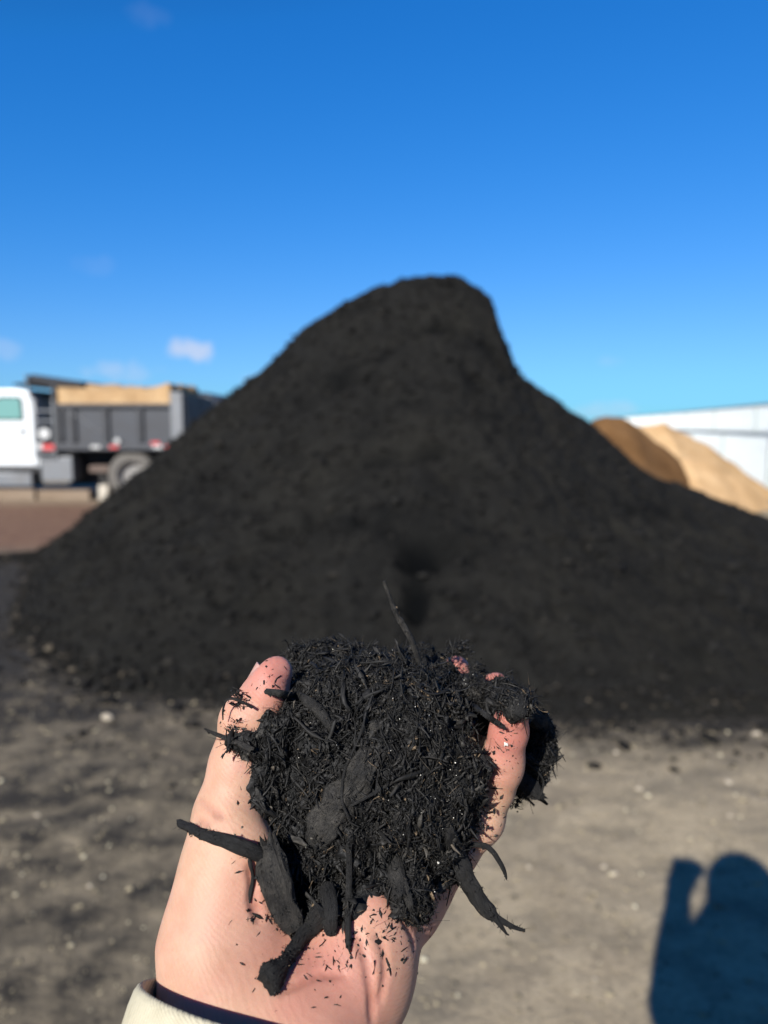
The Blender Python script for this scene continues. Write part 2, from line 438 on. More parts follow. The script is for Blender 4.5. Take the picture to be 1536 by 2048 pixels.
# hollows scraped in the face, their shade painted in as darker colour
PIT_SHADE = (np.clip(fbm(P3, 2.6, 3, 61) - .18, 0, 1) * 1.1 + np.clip(vnoise(P3, 6.0, 63) - .5, 0, 1) * 1.4) * env
for (qx, qy, rx, ry, dep) in ((845, 1105, 52, 26, .15), (834, 1185, 32, 66, .11), (898, 1105, 34, 16, .09), (930, 1190, 34, 30, .05), (880, 655, 45, 18, .12), (860, 900, 40, 14, .08), (330, 930, 30, 20, .07), (420, 950, 30, 20, .07), (560, 1065, 36, 18, .09), (690, 770, 50, 14, .09), (760, 920, 40, 22, .10), (1010, 740, 34, 18, .09), (640, 1040, 40, 20, .07), (1180, 1000, 40, 16, .06), (230, 1085, 26, 16, .06), (480, 1120, 30, 14, .06), (950, 760, 26, 14, .08), (860, 905, 36, 16, .1), (1310, 1035, 26, 12, .07), (980, 690, 26, 26, .09)):
    # find where the view ray meets the face
    v = (qx - 768) / FPX * RIGHT + (1024 - qy) / FPX * UP + FWD
    best = None
    for yy in np.linspace(3.6, 8.2, 300):
        p = EYE + v * (yy / v[1]); xi = np.argmin(np.abs(px_ - p[0])); yi = np.argmin(np.abs(py_ - yy))
        if p[2] <= PZ[xi, yi]: best = p; break
    if best is None: continue
    sx = rx / FPX * best[1]; sz = max(ry / FPX * best[1] * 1.3, 0.07)
    q = ((PX - best[0]) / sx) ** 2 + ((PY - best[1]) / sz) ** 2
    q = q * (1 + .9 * fbm(P3, 5, 3, 14)); q = np.maximum(q, 0)
    PZ -= dep * np.exp(-q ** 1.2) * (1 + .4 * fbm(P3, 9, 2, 4)); PIT_SHADE = np.maximum(PIT_SHADE, min(1, dep * (9 if qx < 880 and qx > 820 and qy > 1090 else 7)) * np.exp(-q ** 1.6))
PZ = np.where(PZ <= 0.006, -0.06, PZ)
ii = np.arange(PX.size).reshape(PX.shape)
Fp = np.stack([ii[:-1, :-1], ii[1:, :-1], ii[1:, 1:], ii[:-1, 1:]], -1).reshape(-1, 4)
keep = (PZ.ravel()[Fp] > -0.05).any(1)
Fp = Fp[keep]
m_pile, n, l, b = mat("black_mulch_heap", 0.95, spec=0.04)
f = noise(n, l, 14, 7, rough=0.78); f2 = noise(n, l, 60, 3, rough=0.7); f0 = noise(n, l, 0.8, 3)
c = ramp(n, l, f, [(.3, (0.0086, 0.0083, 0.0077)), (.52, (0.0151, 0.0147, 0.0133)), (.75, (0.0232, 0.0226, 0.0202))])
c = mixc(n, l, ramp(n, l, f0, [(.4, (0, 0, 0)), (.65, (.6,) * 3)]), c, (0.0207, 0.0195, 0.0159))
c = mixc(n, l, ramp(n, l, f2, [(.66, (0, 0, 0)), (.76, (.7,) * 3)]), c, (0.0381, 0.0344, 0.0286))
c = mixc(n, l, mathn(n, l, 'MULTIPLY', attr(n, 'pit_shade'), 1.0, True), c, (0.0022, 0.0026, 0.0029))     # shade of hollows and pits, painted into the colour
l.new(c, b.inputs['Base Color'])
p_ = bump(n, l, b, f2, 0.7, 0.02); bump(n, l, b, f, 0.8, 0.05, p_)
tag(mesh_obj("mulch_pile", np.stack([PX, PY, PZ], -1).reshape(-1, 3), Fp, m_pile, attrs={'pit_shade': PIT_SHADE.ravel()}),
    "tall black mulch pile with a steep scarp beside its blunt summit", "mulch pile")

def pile_z(x, y):
    xi = np.clip(np.searchsorted(px_, x), 0, len(px_) - 1); yi = np.clip(np.searchsorted(py_, y), 0, len(py_) - 1)
    return PZ[xi, yi]

# ---- clods at the foot of the pile and gravel on the yard (uncountable)
def rocks(name, pts, sizes, material, tone=None, kind='stuff'):
    base = np.array([[1, 0, 0], [-1, 0, 0], [0, 1, 0], [0, -1, 0], [0, 0, 1], [0, 0, -1]], float)
    tri = np.array([[0, 2, 4], [2, 1, 4], [1, 3, 4], [3, 0, 4], [2, 0, 5], [1, 2, 5], [3, 1, 5], [0, 3, 5]])
    # one subdivision
    vs = [tuple(v) for v in base]; key = {}; tr = []
    def mid(a, b_):
        k = (min(a, b_), max(a, b_))
        if k not in key:
            v = (np.array(vs[a]) + np.array(vs[b_])); v /= np.linalg.norm(v); key[k] = len(vs); vs.append(tuple(v))
        return key[k]
    for a, b_, c_ in tri:
        x, y, z = mid(a, b_), mid(b_, c_), mid(c_, a); tr += [(a, x, z), (x, b_, y), (z, y, c_), (x, y, z)]
    base = np.array(vs); tri = np.array(tr)
    k = len(pts); nb = len(base)
    j = 1 + 0.45 * (RNG.random((k, nb, 1)) - .5)
    scl = RNG.uniform(.6, 1.25, (k, 1, 3)); scl[..., 2] *= 0.62
    ang = RNG.uniform(0, 6.28, k); ca, sa = np.cos(ang), np.sin(ang)
    V = base[None] * j * scl * sizes[:, None, None]
    V = np.stack([V[..., 0] * ca[:, None] - V[..., 1] * sa[:, None], V[..., 0] * sa[:, None] + V[..., 1] * ca[:, None], V[..., 2]], -1) + pts[:, None, :]
    F = tri[None] + (np.arange(k) * nb)[:, None, None]
    at_ = {'tone': np.repeat(tone if tone is not None else RNG.random(k), nb)}
    return mesh_obj(name, V.reshape(-1, 3), F.reshape(-1, 3), material, smooth=False, attrs=at_)

m_clod, n, l, b = mat("mulch_clods", .95, spec=.15)
l.new(ramp(n, l, attr(n, 'tone'), [(0, (0.0053, 0.0049, 0.0044)), (.7, (0.0121, 0.0113, 0.0095)), (.93, (0.0265, 0.0227, 0.0176)), (1, (0.0832, 0.0680, 0.0477))]), b.inputs['Base Color'])
k = 5200
X = RNG.uniform(-5.0, 5.5, k); off = RNG.exponential(0.20, k); Y = pile_toe(X) + 0.18 - off
ok = Y > 1.2; X, Y, off = X[ok], Y[ok], off[ok]
szs = np.clip(RNG.lognormal(-4.55, .5, len(X)), .004, .045)
Z = np.maximum(ground_z(X, Y), pile_z(X, Y)) + szs * .25
# shaggy clods lying on the face and the rim of the pile
k2 = 11000; X2 = RNG.uniform(-3.9, 5.2, k2); Y2 = RNG.uniform(3.6, YC + .25, k2)
Z2 = pile_z(X2, Y2); xi_ = np.clip(np.searchsorted(px_, X2), 0, len(px_) - 1); yi_ = np.clip(np.searchsorted(py_, Y2), 0, len(py_) - 1)
ok = (Z2 > .08) & (PIT_SHADE[xi_, yi_] < .45); X2, Y2, Z2 = X2[ok], Y2[ok], Z2[ok]
s2 = np.clip(RNG.lognormal(-4.25, .42, len(X2)), .007, .045)
X, Y, Z, szs = np.concatenate([X, X2]), np.concatenate([Y, Y2]), np.concatenate([Z, Z2 + s2 * .1]), np.concatenate([szs, s2])
ctone = np.concatenate([RNG.random(len(X) - len(X2)), RNG.random(len(X2)) * .8])
tag(rocks("mulch_clods", np.stack([X, Y, Z], -1), szs, m_clod, ctone), "loose black mulch clods on the face and foot of the black pile", "mulch clods", kind='stuff')
m_grav, n, l, b = mat("yard_gravel", .9, spec=.25)
l.new(ramp(n, l, attr(n, 'tone'), [(0, (0.0694, 0.0617, 0.0472)), (.4, (0.1619, 0.1349, 0.0877)), (.9, (0.2754, 0.2295, 0.1446)), (.98, (0.4223, 0.3764, 0.2570)), (1, (0.5049, 0.4682, 0.3454))]), b.inputs['Base Color'])
k = 9000
Y = RNG.uniform(1.3, 4.4, k); X = RNG.uniform(-1, 1, k) * (0.6 * Y + .3)
ok = Y < pile_toe(X) - .02; X, Y = X[ok], Y[ok]
szs = np.clip(RNG.lognormal(-5.8, .55, len(X)), .0015, .013)
tag(rocks("yard_gravel", np.stack([X, Y, ground_z(X, Y) + szs * .2], -1), szs, m_grav), "fine grey gravel and grit scattered over the dirt yard", "gravel", kind='stuff')
# single pale stones that show as soft bright spots
stones = [(1208, 1738, .009, "left one of two close pale stones above the shadow of the raised hand"), (1229, 1753, .010, "right one of two close pale stones above the shadow of the raised hand"),
          (1058, 1740, .009, "pale stone beside the tip of the thin curved rootlet"), (1457, 1571, .014, "flat pale stone in the sunny dirt at the right edge above the head shadow"),
          (1278, 1590, .010, "round pale stone on bare dirt midway between hand and right edge"), (1232, 1508, .012, "pale stone lying level with the middle of the little finger"),
          (1512, 1470, .016, "large pale stone by the right edge just off the foot of the black pile"), (1428, 1478, .012, "small pale stone left of the large one near the pile foot at right"),
          (215, 1437, .026, "long beige stone on the dirt left of the thumb"), (358, 1372, .022, "beige stone touching the foot of the black pile left of the thumb tip"),
          (1335, 1398, .022, "yellowish stone at the foot of the black pile on the right side"), (75, 1635, .009, "small white stone near the left edge beside the dark soil patch"),
          (1460, 1640, .008, "tiny pale stone right of centre above the head shadow"), (180, 1775, .007, "tiny pale stone on the dirt left of the wrist"),
          (1190, 1960, .006, "tiny pale stone left of the elbow shadow at the bottom")]
proto = None
m_stone, n, l, b = mat("pale_stone", .85, spec=.3)
f = noise(n, l, 90, 4); l.new(ramp(n, l, f, [(.3, (.22, .185, .135)), (.7, (.37, .32, .24))]), b.inputs['Base Color'])
for i, (qx, qy, r, lab) in enumerate(stones):
    g = on_ground(qx, qy)
    if proto is None:
        bm = bmesh.new(); bmesh.ops.create_icosphere(bm, subdivisions=2, radius=1.0)
        for v in bm.verts: v.co *= 1 + .25 * (float(vnoise(np.array([v.co]), 1.6, 3)[0])); v.co.z *= .62
        me = bpy.data.meshes.new("pale_stone"); bm.to_mesh(me); bm.free(); me.materials.append(m_stone)
        proto = bpy.data.objects.new("pale_stone", me); o = proto
    else: o = proto.copy()
    COL.objects.link(o)
    o.location = (g[0], g[1], float(ground_z(np.array([g[0]]), np.array([g[1]]))[0]) + r * .35); o.scale = (r * random.uniform(.9, 1.5), r * random.uniform(.8, 1.1), r)
    o.rotation_euler = (random.uniform(-.2, .2), random.uniform(-.2, .2), random.uniform(-.4, .4))
    tag(o, lab, "stone", "pale stones on the dirt yard")

# ---- brown and tan piles at the right
def heap(name, label, sil, yc, depth_f, depth_b, material, seed):
    pts = np.array([EYE + ((px - 768) / FPX * RIGHT + (1024 - py) / FPX * UP + FWD) * (yc / (((1024 - py) / FPX) * UP[1] + FWD[1])) for px, py in sil])
    x = np.arange(pts[0, 0], pts[-1, 0], 0.05); y = np.arange(yc - depth_f, yc + depth_b, 0.05)
    X, Y = np.meshgrid(x, y, indexing='ij'); Sx = np.maximum(np.interp(X, pts[:, 0], pts[:, 2]), 0)
    tf = np.clip(1 - (yc - Y) / (Sx * 1.35 + .05), 0, 1); tb = np.clip(1 - (Y - yc) / (Sx * 1.35 + .05), 0, 1)
    Z = Sx * np.where(Y <= yc, tf, tb)
    Pn = np.stack([X, Y, Z], -1)
    Z = Z + np.clip(Z / .3, 0, 1) * (.07 * fbm(Pn, 1.2, 3, seed) + .03 * fbm(Pn, 5, 3, seed + 5))
    Z = np.where(Z < .004, -.05, Z)
    ii = np.arange(X.size).reshape(X.shape)
    F = np.stack([ii[:-1, :-1], ii[1:, :-1], ii[1:, 1:], ii[:-1, 1:]], -1).reshape(-1, 4)
    F = F[(Z.ravel()[F] > -.04).any(1)]
    return tag(mesh_obj(name, np.stack([X, Y, Z], -1).reshape(-1, 3), F, material), label, "pile")
def heap_mat(name, a, b_, c_):
    m, n, l, bb = mat(name, .95, spec=.1)
    f = noise(n, l, 2.2, 6, rough=.65); f2 = noise(n, l, 30, 4, rough=.7)
    c = ramp(n, l, f, [(.3, a), (.5, b_), (.72, c_)])
    c = mixc(n, l, ramp(n, l, f2, [(.4, (.35,) * 3), (.6, (0, 0, 0))]), c, tuple(v * .7 for v in a))
    l.new(c, bb.inputs['Base Color']); bump(n, l, bb, f2, .6, .03)
    return m
heap("brown_mulch_pile", "brown mulch pile peeking out behind the black pile, left of the tan heap",
     [(1010, 1010), (1080, 930), (1150, 862), (1190, 838), (1215, 830), (1245, 833), (1262, 842), (1290, 866), (1335, 898), (1370, 930), (1400, 968), (1470, 1010)], 13.2, 5, 4,
     heap_mat("brown_mulch", (0.0874, 0.0436, 0.0161), (0.1284, 0.0669, 0.0261), (0.1639, 0.0893, 0.0383)), 5)
heap("sand_pile", "pale tan sand pile sloping down in front of the white panel wall",
     [(1100, 1010), (1190, 900), (1262, 846), (1285, 850), (1310, 848), (1328, 843), (1345, 853), (1375, 868), (1420, 893), (1480, 940), (1536, 977), (1600, 1010)], 15.0, 4.6, 4,
     heap_mat("tan_sand", (0.3414, 0.2121, 0.1006), (0.4366, 0.2853, 0.1453), (0.4921, 0.3393, 0.1863)), 8)
heap("sand_mound", "low tan sand mound at the right edge beside the white panel wall",
     [(1290, 960), (1330, 935), (1370, 912), (1420, 925), (1480, 958), (1536, 1004), (1600, 1025)], 13.2, 4.0, 3,
     heap_mat("tan_sand_pale", (0.3572, 0.2236, 0.1081), (0.4445, 0.2930, 0.1527), (0.5001, 0.3470, 0.1937)), 12)

# ---- white panel wall: posts, two rows of panels, cap and a dark gap rail
m_white = paint("white_panel_paint", (.70, .735, .71), .45, .18, (.40, .42, .38))
m_post = paint("pale_green_post", (.45, .50, .46), .5, .2)
m_trim = paint("grey_green_trim", (.26, .30, .28), .5, .2)
wall = empty("panel_wall", (0, 0, 0)); 
A = np.array([at(1536, 900, 17.0)[0], 17.0 * cp]); dirv = np.array([(1088 - 768) / FPX, 1.0]); dirv /= np.linalg.norm(dirv)
# local frame: +X along the wall, away from the camera
wall.location = (A[0], A[1], 0); wall.rotation_euler[2] = math.atan2(dirv[1], dirv[0])
tag(wall, "white metal panel wall with a dark rail running behind the sand piles", "wall")
top_z, gap_z = 1.45 + 0.47, 1.45 - 0.215
def link_copies(o, name, locs, parent):
    for lc in locs:
        c_ = o.copy(); COL.objects.link(c_); c_.location = lc; c_.parent = parent
step = 4.6
N_ = 15; x_lo = -2
upm = MB().box(0.012, step - 0.012, -.025, .025, gap_z + .035, top_z, .008)
for q in range(14): upm.box(.1 + q * .32, .145 + q * .32, .0255, .045, gap_z + .07, top_z - .03).box(.1 + q * .32, .145 + q * .32, -.045, -.0255, gap_z + .07, top_z - .03)
up_ = upm.build("panel", m_white, wall); up_.location = (x_lo * step + 1.25, 0, 0)
lowm = MB()
lowm.box(0.012, step - 0.012, -.025, .025, 0.02, gap_z - .035, .008)
for q in range(14): lowm.box(.1 + q * .32, .145 + q * .32, .0255, .045, .06, gap_z - .08)
for q in range(14): lowm.box(.1 + q * .32, .145 + q * .32, -.045, -.0255, .06, gap_z - .08)
lw = lowm.build("panel", m_white, wall); lw.location = (x_lo * step, 0, 0)
link_copies(up_, "panel", [((x_lo + i) * step + 1.25, 0, 0) for i in range(1, N_)], wall)
link_copies(lw, "panel", [((x_lo + i) * step, 0, 0) for i in range(1, N_)], wall)
po = MB().box(-.045, .045, -.055, .055, 0.02, gap_z - .034).build("post", m_post, wall); po.location = (x_lo * step, 0, 0)
po2 = MB().box(-.035, .035, -.055, .055, gap_z + .034, top_z - .005).build("post", m_post, wall); po2.location = (x_lo * step + 1.25, 0, 0)
link_copies(po, "post", [((x_lo + i) * step, 0, 0) for i in range(1, N_)], wall)
link_copies(po2, "post", [((x_lo + i) * step + 1.25, 0, 0) for i in range(1, N_)], wall)
MB().box(x_lo * step, (x_lo + N_) * step, -.02, .02, gap_z - .032, gap_z + .032).build("rail", m_trim, wall)
MB().box(x_lo * step, (x_lo + N_) * step, -.05, .05, top_z + .002, top_z + .03, .006).build("cap", m_trim, wall)

# ================================================================== TRUCK
TD = 14.4                                    # distance of the near side of the truck
def tx(px): return (px - 768) / FPX * TD
def tz(py): return CAM_H + TD / FPX * (850 - py) * 1.0
Y0 = TD * cp + 0.0; Y1 = Y0 + 2.35           # near and far side
truck = empty("dump_truck", (0, 0, 0)); tag(truck, "white cab dump truck with a grey ribbed bed parked beyond the black pile", "truck")
m_cab = paint("white_truck_paint", (.56, .58, .58), .3, .08, (.4, .38, .34))
m_bed = paint("grey_bed_steel", (0.0331, 0.0363, 0.0426), .5, .5, (0.0599, 0.0567, 0.0535), metal=.1)
m_rib = paint("dark_rib_steel", (0.0174, 0.0189, 0.0221), .55, .3, (0.0441, 0.0410, 0.0378))
m_blk = paint("black_chassis", (.012, .012, .013), .7, .3, (.05, .045, .04))
m_alu = paint("grey_box_metal", (0.1430, 0.1495, 0.1560), .4, .4, (0.0975, 0.0910, 0.0780), metal=.3)
m_tyre = paint("dusty_tyre", (.085, .078, .068), .9, .5, (.13, .118, .10))
m_rim = paint("dull_rim", (.20, .19, .175), .5, .5, (.06, .055, .05))
m_glass, n, l, b = mat("window_glass", .08, (.13, .26, .235), 0, .6); b.inputs['Alpha'].default_value = 1
m_redr = paint("red_reflector", (.45, .035, .035), .35, .1); m_whr = paint("white_reflector", (.42, .42, .40), .35, .1)
m_tarp = paint("black_tarp", (.014, .015, .018), .8, .2)

tyre_r = 0.475; wz = tyre_r
WX = tx(266)
def wheel(x, y0, wid, parent):
    w_ = MB().lathe((0, 0, 0), [(0, tyre_r * .62), (0.0, tyre_r * .9), (.03, tyre_r * .985), (.05, tyre_r), (wid - .05, tyre_r), (wid - .03, tyre_r * .985), (wid, tyre_r * .9), (wid, tyre_r * .62)], 40).build("wheel", m_tyre, parent, True)
    w_.location = (x, y0, wz)
    rm = MB().lathe((0, 0, 0), [(.02, tyre_r * .625), (.01, tyre_r * .60), (.05, tyre_r * .54), (.13, tyre_r * .50), (.14, tyre_r * .24), (.06, tyre_r * .22), (.05, tyre_r * .05), (.05, 0.001)], 32).build("rim", m_rim, w_, True)
    return w_
wheel(WX, Y0 + .02, .26, truck); wheel(WX, Y0 + .30, .26, truck); wheel(WX, Y1 - .56, .26, truck); wheel(WX, Y1 - .28, .26, truck)
wheel(tx(-250), Y0 + .06, .28, truck); wheel(tx(-250), Y1 - .34, .28, truck)
# bed
bx0, bx1 = tx(122), tx(372); bz0, bz1 = tz(899), tz(815)
MB().box(bx0, bx1, Y0, Y0 + .05, bz0, bz1, .006).box(bx0, bx1, Y1 - .05, Y1, bz0, bz1, .006).box(bx0, bx1, Y0 + .051, Y1 - .051, bz0, bz0 + .06).build("bed", m_bed, truck)
MB().box(bx0 - .07, bx0 - .002, Y0, Y1, bz0, tz(772), .006).build("headboard", m_rib, truck)
for px in (130, 156, 221, 288):
    MB().box(tx(px) - .05, tx(px) + .05, Y0 - .06, Y0 - .002, bz0 + .16, bz1 - .01, .008).build("rib", m_rib, truck)
MB().box(bx0, bx1, Y0 - .075, Y0 - .003, bz1 + .002, bz1 + .065, .01).build("top_rail", m_bed, truck)
MB().box(bx0, bx1, Y0 - .075, Y0 - .003, bz0 - .005, bz0 + .13, .01).build("side_sill", m_bed, truck)
for y_ in (Y0 - .08, Y1 + .004): MB().box(tx(350), tx(373), y_, y_ + .076, bz0 + .16, tz(786), .01).build("corner_post", m_alu, truck)
MB().box(bx1 + .003, bx1 + .06, Y0, Y1, bz0, tz(790), .01).build("tailgate", m_rib, truck)
for px, m_ in ((200, m_whr), (236, m_redr), (322, m_whr), (346, m_redr), (318, m_redr)):
    zc = bz0 + (.06 if px != 318 else .13)
    MB().box(tx(px) - .085, tx(px) + .085, Y0 - .085, Y0 - .077, zc - .028, zc + .028).build("reflector", m_, truck)["label"] = "red reflector" if m_ is m_redr else "white reflector"
lp = MB().cyl((tx(243), Y0 - .09, bz0 + .17), (tx(243), Y0 - .064, bz0 + .17), .05, n=20).build("marker_lamp", m_whr, truck, True)
# ladder with a lamp and a reflector in front of the bed
ldx0, ldx1 = tx(80), tx(119)
lad = MB().box(ldx0, ldx0 + .035, Y0 - .03, Y0 + .02, tz(916), tz(800)).box(ldx1 - .035, ldx1, Y0 - .03, Y0 + .02, tz(916), tz(800)).build("ladder", m_alu, truck)
for z in (tz(822), tz(842), tz(903), tz(914)):
    MB().box(ldx0 + .036, ldx1 - .036, Y0 - .02, Y0 + .01, z - .015, z + .015).build("rung", m_alu, lad)
MB().cyl((tx(99), Y0 - .06, tz(867)), (tx(99), Y0 + .0, tz(867)), .105, n=24).build("lamp", m_whr, truck, True)
MB().box(tx(84), tx(94), Y0 - .05, Y0 - .03, tz(897), tz(886)).build("reflector", m_whr, truck)["label"] = "white reflector"
MB().box(tx(94.3), tx(117), Y0 - .05, Y0 - .03, tz(899), tz(888)).build("reflector", m_redr, truck)["label"] = "red reflector"
# cab and hood
cab_out = [(tx(80), tz(935)), (tx(78), tz(830)), (tx(72), tz(798)), (tx(64), tz(784)), (tx(50), tz(779)), (tx(-40), tz(778)), (tx(-75), tz(786)), (tx(-118), tz(846)), (tx(-125), tz(852)), (tx(-125), tz(935))]
cab = MB().prism(cab_out, Y0 + .12, Y1 - .12).build("cab", m_cab, truck)
bv = cab.modifiers.new("bevel", 'BEVEL'); bv.width = .05; bv.segments = 3
hood_out = [(tx(-126.5), tz(935)), (tx(-126.5), tz(856)), (tx(-180), tz(862)), (tx(-270), tz(880)), (tx(-300), tz(905)), (tx(-304), tz(950)), (tx(-298), tz(950)), (tx(-285), tz(918)), (tx(-250), tz(896)), (tx(-215), tz(918)), (tx(-200), tz(950)), (tx(-150), tz(950))]
MB().prism(hood_out, Y0 + .16, Y1 - .16).build("hood", m_cab, truck)
# door with window and handle, standing slightly proud
door = MB().prism([(tx(72), tz(930)), (tx(71), tz(830)), (tx(66), tz(802)), (tx(56), tz(790)), (tx(-30), tz(790)), (tx(-75), tz(846)), (tx(-75), tz(930))], Y0 + .095, Y0 + .118).build("door", m_cab, truck)
MB().prism([(tx(54), tz(842)), (tx(53), tz(801)), (tx(47), tz(794)), (tx(10), tz(793.5)), (tx(-10), tz(803)), (tx(-37), tz(842))], Y0 + .0935, Y0 + .0948).build("window_frame", m_blk, door)
MB().prism([(tx(49), tz(838)), (tx(48), tz(803)), (tx(44), tz(797)), (tx(12), tz(797)), (tx(-6), tz(806)), (tx(-30), tz(838))], Y0 + .085, Y0 + .093).build("window", m_glass, door)
MB().box(tx(46), tx(55), Y0 + .06, Y0 + .092, tz(866), tz(859), .006).build("handle", m_blk, door)
MB().box(tx(-62), tx(-46), Y0 - .12, Y0 + .02, tz(842), tz(800), .02).build("mirror", m_blk, truck)
MB().box(tx(-120), tx(62), Y0 + .1, Y0 + .6, tz(972), tz(945), .02).build("step", m_alu, truck)
MB().box(tx(-124), tx(80), Y0 + .125, Y1 - .125, tz(944.6), tz(935.4)).build("cab_floor", m_blk, truck)
MB().box(tx(86), tx(148), Y0 + .02, Y0 + .55, tz(961), tz(913), .015).build("toolbox", m_alu, truck)
MB().box(tx(-290), tx(362), Y0 + .75, Y0 + .95, tz(945), tz(905)).box(tx(-290), tx(362), Y1 - .95, Y1 - .75, tz(945), tz(905)).box(tx(100), tx(200), Y0 + .96, Y1 - .96, tz(975), tz(905)).build("chassis", m_blk, truck)
MB().box(tx(178), tx(216), Y0 + .10, Y0 + .6, tz(944), tz(931), .01).build("bracket", paint("rusty_brown", (.10, .07, .055), .8, .3), truck)
MB().box(tx(150), tx(215), Y0 + .62, Y0 + .72, tz(970), tz(901)).build("mud_guard", m_blk, truck)
# tarp roller over the front of the bed
tarp = MB().prism([(tx(40), tz(769)), (tx(66), tz(766)), (tx(70), tz(752)), (tx(85), tz(752)), (tx(120), tz(761)), (tx(170), tz(764)), (tx(178), tz(775)), (tx(110), tz(774)), (tx(84), tz(768)), (tx(40), tz(773))], Y0 + .02, Y1 - .02).build("tarp_roll", m_tarp, truck)
MB().cyl((tx(67), Y0 - .03, tz(752)), (tx(76), Y0 - .03, tz(800)), .018).build("tarp_arm", m_alu, truck)
MB().cyl((tx(140), Y0 - .10, tz(815)), (tx(215), Y0 - .10, tz(866)), .008).build("tie_rod", m_alu, truck)
# the load of tan mulch in the bed
x = np.arange(bx0 + .01, tx(349), .05); y = np.arange(Y0 + .055, Y1 - .052, .05); X, Y = np.meshgrid(x, y, indexing='ij')
u = (X - bx0) / (tx(352) - bx0); v = (Y - Y0) / (Y1 - Y0)
Zt = np.interp(u, [0, .35, .52, .8, .93, 1], [tz(775), tz(779), tz(781), tz(774), tz(768), tz(778)])
edge = np.clip(np.minimum(v, 1 - v) / .08, 0, 1) ** .5
Z = bz1 + (Zt + .03 - bz1) * (0.62 + .38 * edge) + .13 * fbm(np.stack([X, Y, X * 0], -1), 3.0, 4, 6) * np.clip(edge + .3, 0, 1)
ii = np.arange(X.size).reshape(X.shape); F = np.stack([ii[:-1, :-1], ii[1:, :-1], ii[1:, 1:], ii[:-1, 1:]], -1).reshape(-1, 4)
# skirt down into the bed so the load has body
rim = np.concatenate([ii[:, 0], ii[-1, 1:], ii[::-1, -1][1:], ii[0, ::-1][1:-1]])
Vl = np.stack([X, Y, Z], -1).reshape(-1, 3); nb = len(Vl); Vb = Vl[rim].copy(); Vb[:, 2] = bz0 + .07
F2 = np.stack([rim, np.roll(rim, -1), nb + (np.arange(len(rim)) + 1) % len(rim), nb + np.arange(len(rim))], -1)[:, ::-1].copy()
tag(mesh_obj("mulch_load", np.concatenate([Vl, Vb]), np.concatenate([F, F2]), heap_mat("tan_load", (0.2601, 0.1619, 0.0786), (0.3540, 0.2307, 0.1179), (0.4190, 0.2962, 0.1638)), smooth=False),
    "heaped load of tan wood mulch filling the grey truck bed", "mulch load")
# dark container behind the truck
con = empty("dark_container", (0, 0, 0)); tag(con, "dark navy container with a chamfered top corner behind the truck tailgate", "container")
CD = 18.0
def qx(px): return (px - 768) / FPX * CD
def qz(py): return CAM_H + CD / FPX * (850 - py)
m_nav = paint("navy_steel", (.018, .024, .036), .6, .2, (.05, .05, .05))
MB().prism([(qx(330), .12), (qx(330), qz(786)), (qx(414), qz(786)), (qx(443), qz(806)), (qx(520), qz(812)), (qx(520), .12)], CD, CD + 2.2).build("body", m_nav, con)
for i in range(9): MB().box(qx(338 + i * 20), qx(343 + i * 20), CD - .05, CD - .002, .2, qz(818)).build("rib", m_nav, con)
MB().box(qx(332), qx(518), CD + .1, CD + 2.1, 0, .118).build("skid", m_blk, con)
# made-up slabs standing in for the sunlit ground strip, and one pale block
m_strip = paint("sunlit_strip_tan", (.16, .115, .075), .9, .4, (.25, .2, .15))
BD = Y0 + .22
m_conc2 = paint("pale_concrete", (.40, .36, .29), .9, .3)
for (xa, xb, hgt, m_, lab) in ((-200, -60, .20, m_strip, "low tan timber beam on the ground beside the truck's front wheel"), (-40, 66, .22, m_strip, "low tan slab standing in for sunlit ground under the truck cab step"),
                              (72, 176, .20, m_strip, "low tan timber beam on the ground under the truck's toolbox"), (194, 214, .30, m_conc2, "pale block standing on the ground just ahead of the truck's rear wheel")):
    x0, x1 = (xa - 768) / FPX * TD, (xb - 768) / FPX * TD
    nm = "sunlit_strip_slab" if hgt < .2 else "pale_block"
    o = MB().box(-(x1 - x0) / 2, (x1 - x0) / 2, -.12, .12, 0, hgt, .02).build(nm, m_); o.location = ((x0 + x1) / 2, BD, 0)
    if hgt < .2: tag(o, lab, "timber", "slabs standing in for sunlit ground under the truck")
    else: tag(o, lab, "block")
#@@HAND
# ================================================================== PERSON (photographer) with the open left hand
# ---- skin field of the left hand, camera-aligned millimetres
HF = Field((-100, -260, 175), (80, -28, 372), 1.0)
def J(px, py, d, r): return np.array([*C(px, py, d), r], np.float32)
wristA, wristB = J(452, 2060, .236, 20), J(598, 2108, .236, 18.5)
CMC = J(432, 1890, .250, 17.5); MCPt = J(460, 1632, .265, 12.6); IPt = J(496, 1445, .270, 9.4)
HF.cap(wristA[:3], CMC[:3], 20, 17.5, 6)
HF.cap(CMC[:3], MCPt[:3], 17.5, 12.6, 8)
for a, b_ in ((J(520, 1965, .256, 16), J(620, 1660, .322, 12)), (J(575, 1975, .256, 16), J(710, 1660, .326, 12)),
              (J(630, 1980, .256, 16), J(790, 1690, .318, 12)), (J(690, 1960, .250, 16.2), J(812, 1792, .280, 13.2)),
              (J(505, 1900, .256, 18), J(565, 1745, .292, 14)), (J(812, 1792, .280, 13.2), J(845, 1765, .286, 11.4)),
              (J(690, 1960, .250, 16.2), wristB), (wristA, wristB), (J(560, 1915, .2615, 17), J(700, 1925, .2605, 16.5)), (J(590, 1990, .2545, 17), J(690, 2000, .253, 17)), (J(600, 1800, .287, 17), J(770, 1790, .284, 15))):
    HF.cap(a[:3], b_[:3], a[3], b_[3], 9)
# thenar and little-finger pads
HF.ell(C(470, 1800, .254), (17, 30, 13), 9, rot=None)
HF.ell(C(733, 1912, .2555), (15, 24, 13.3), 10)
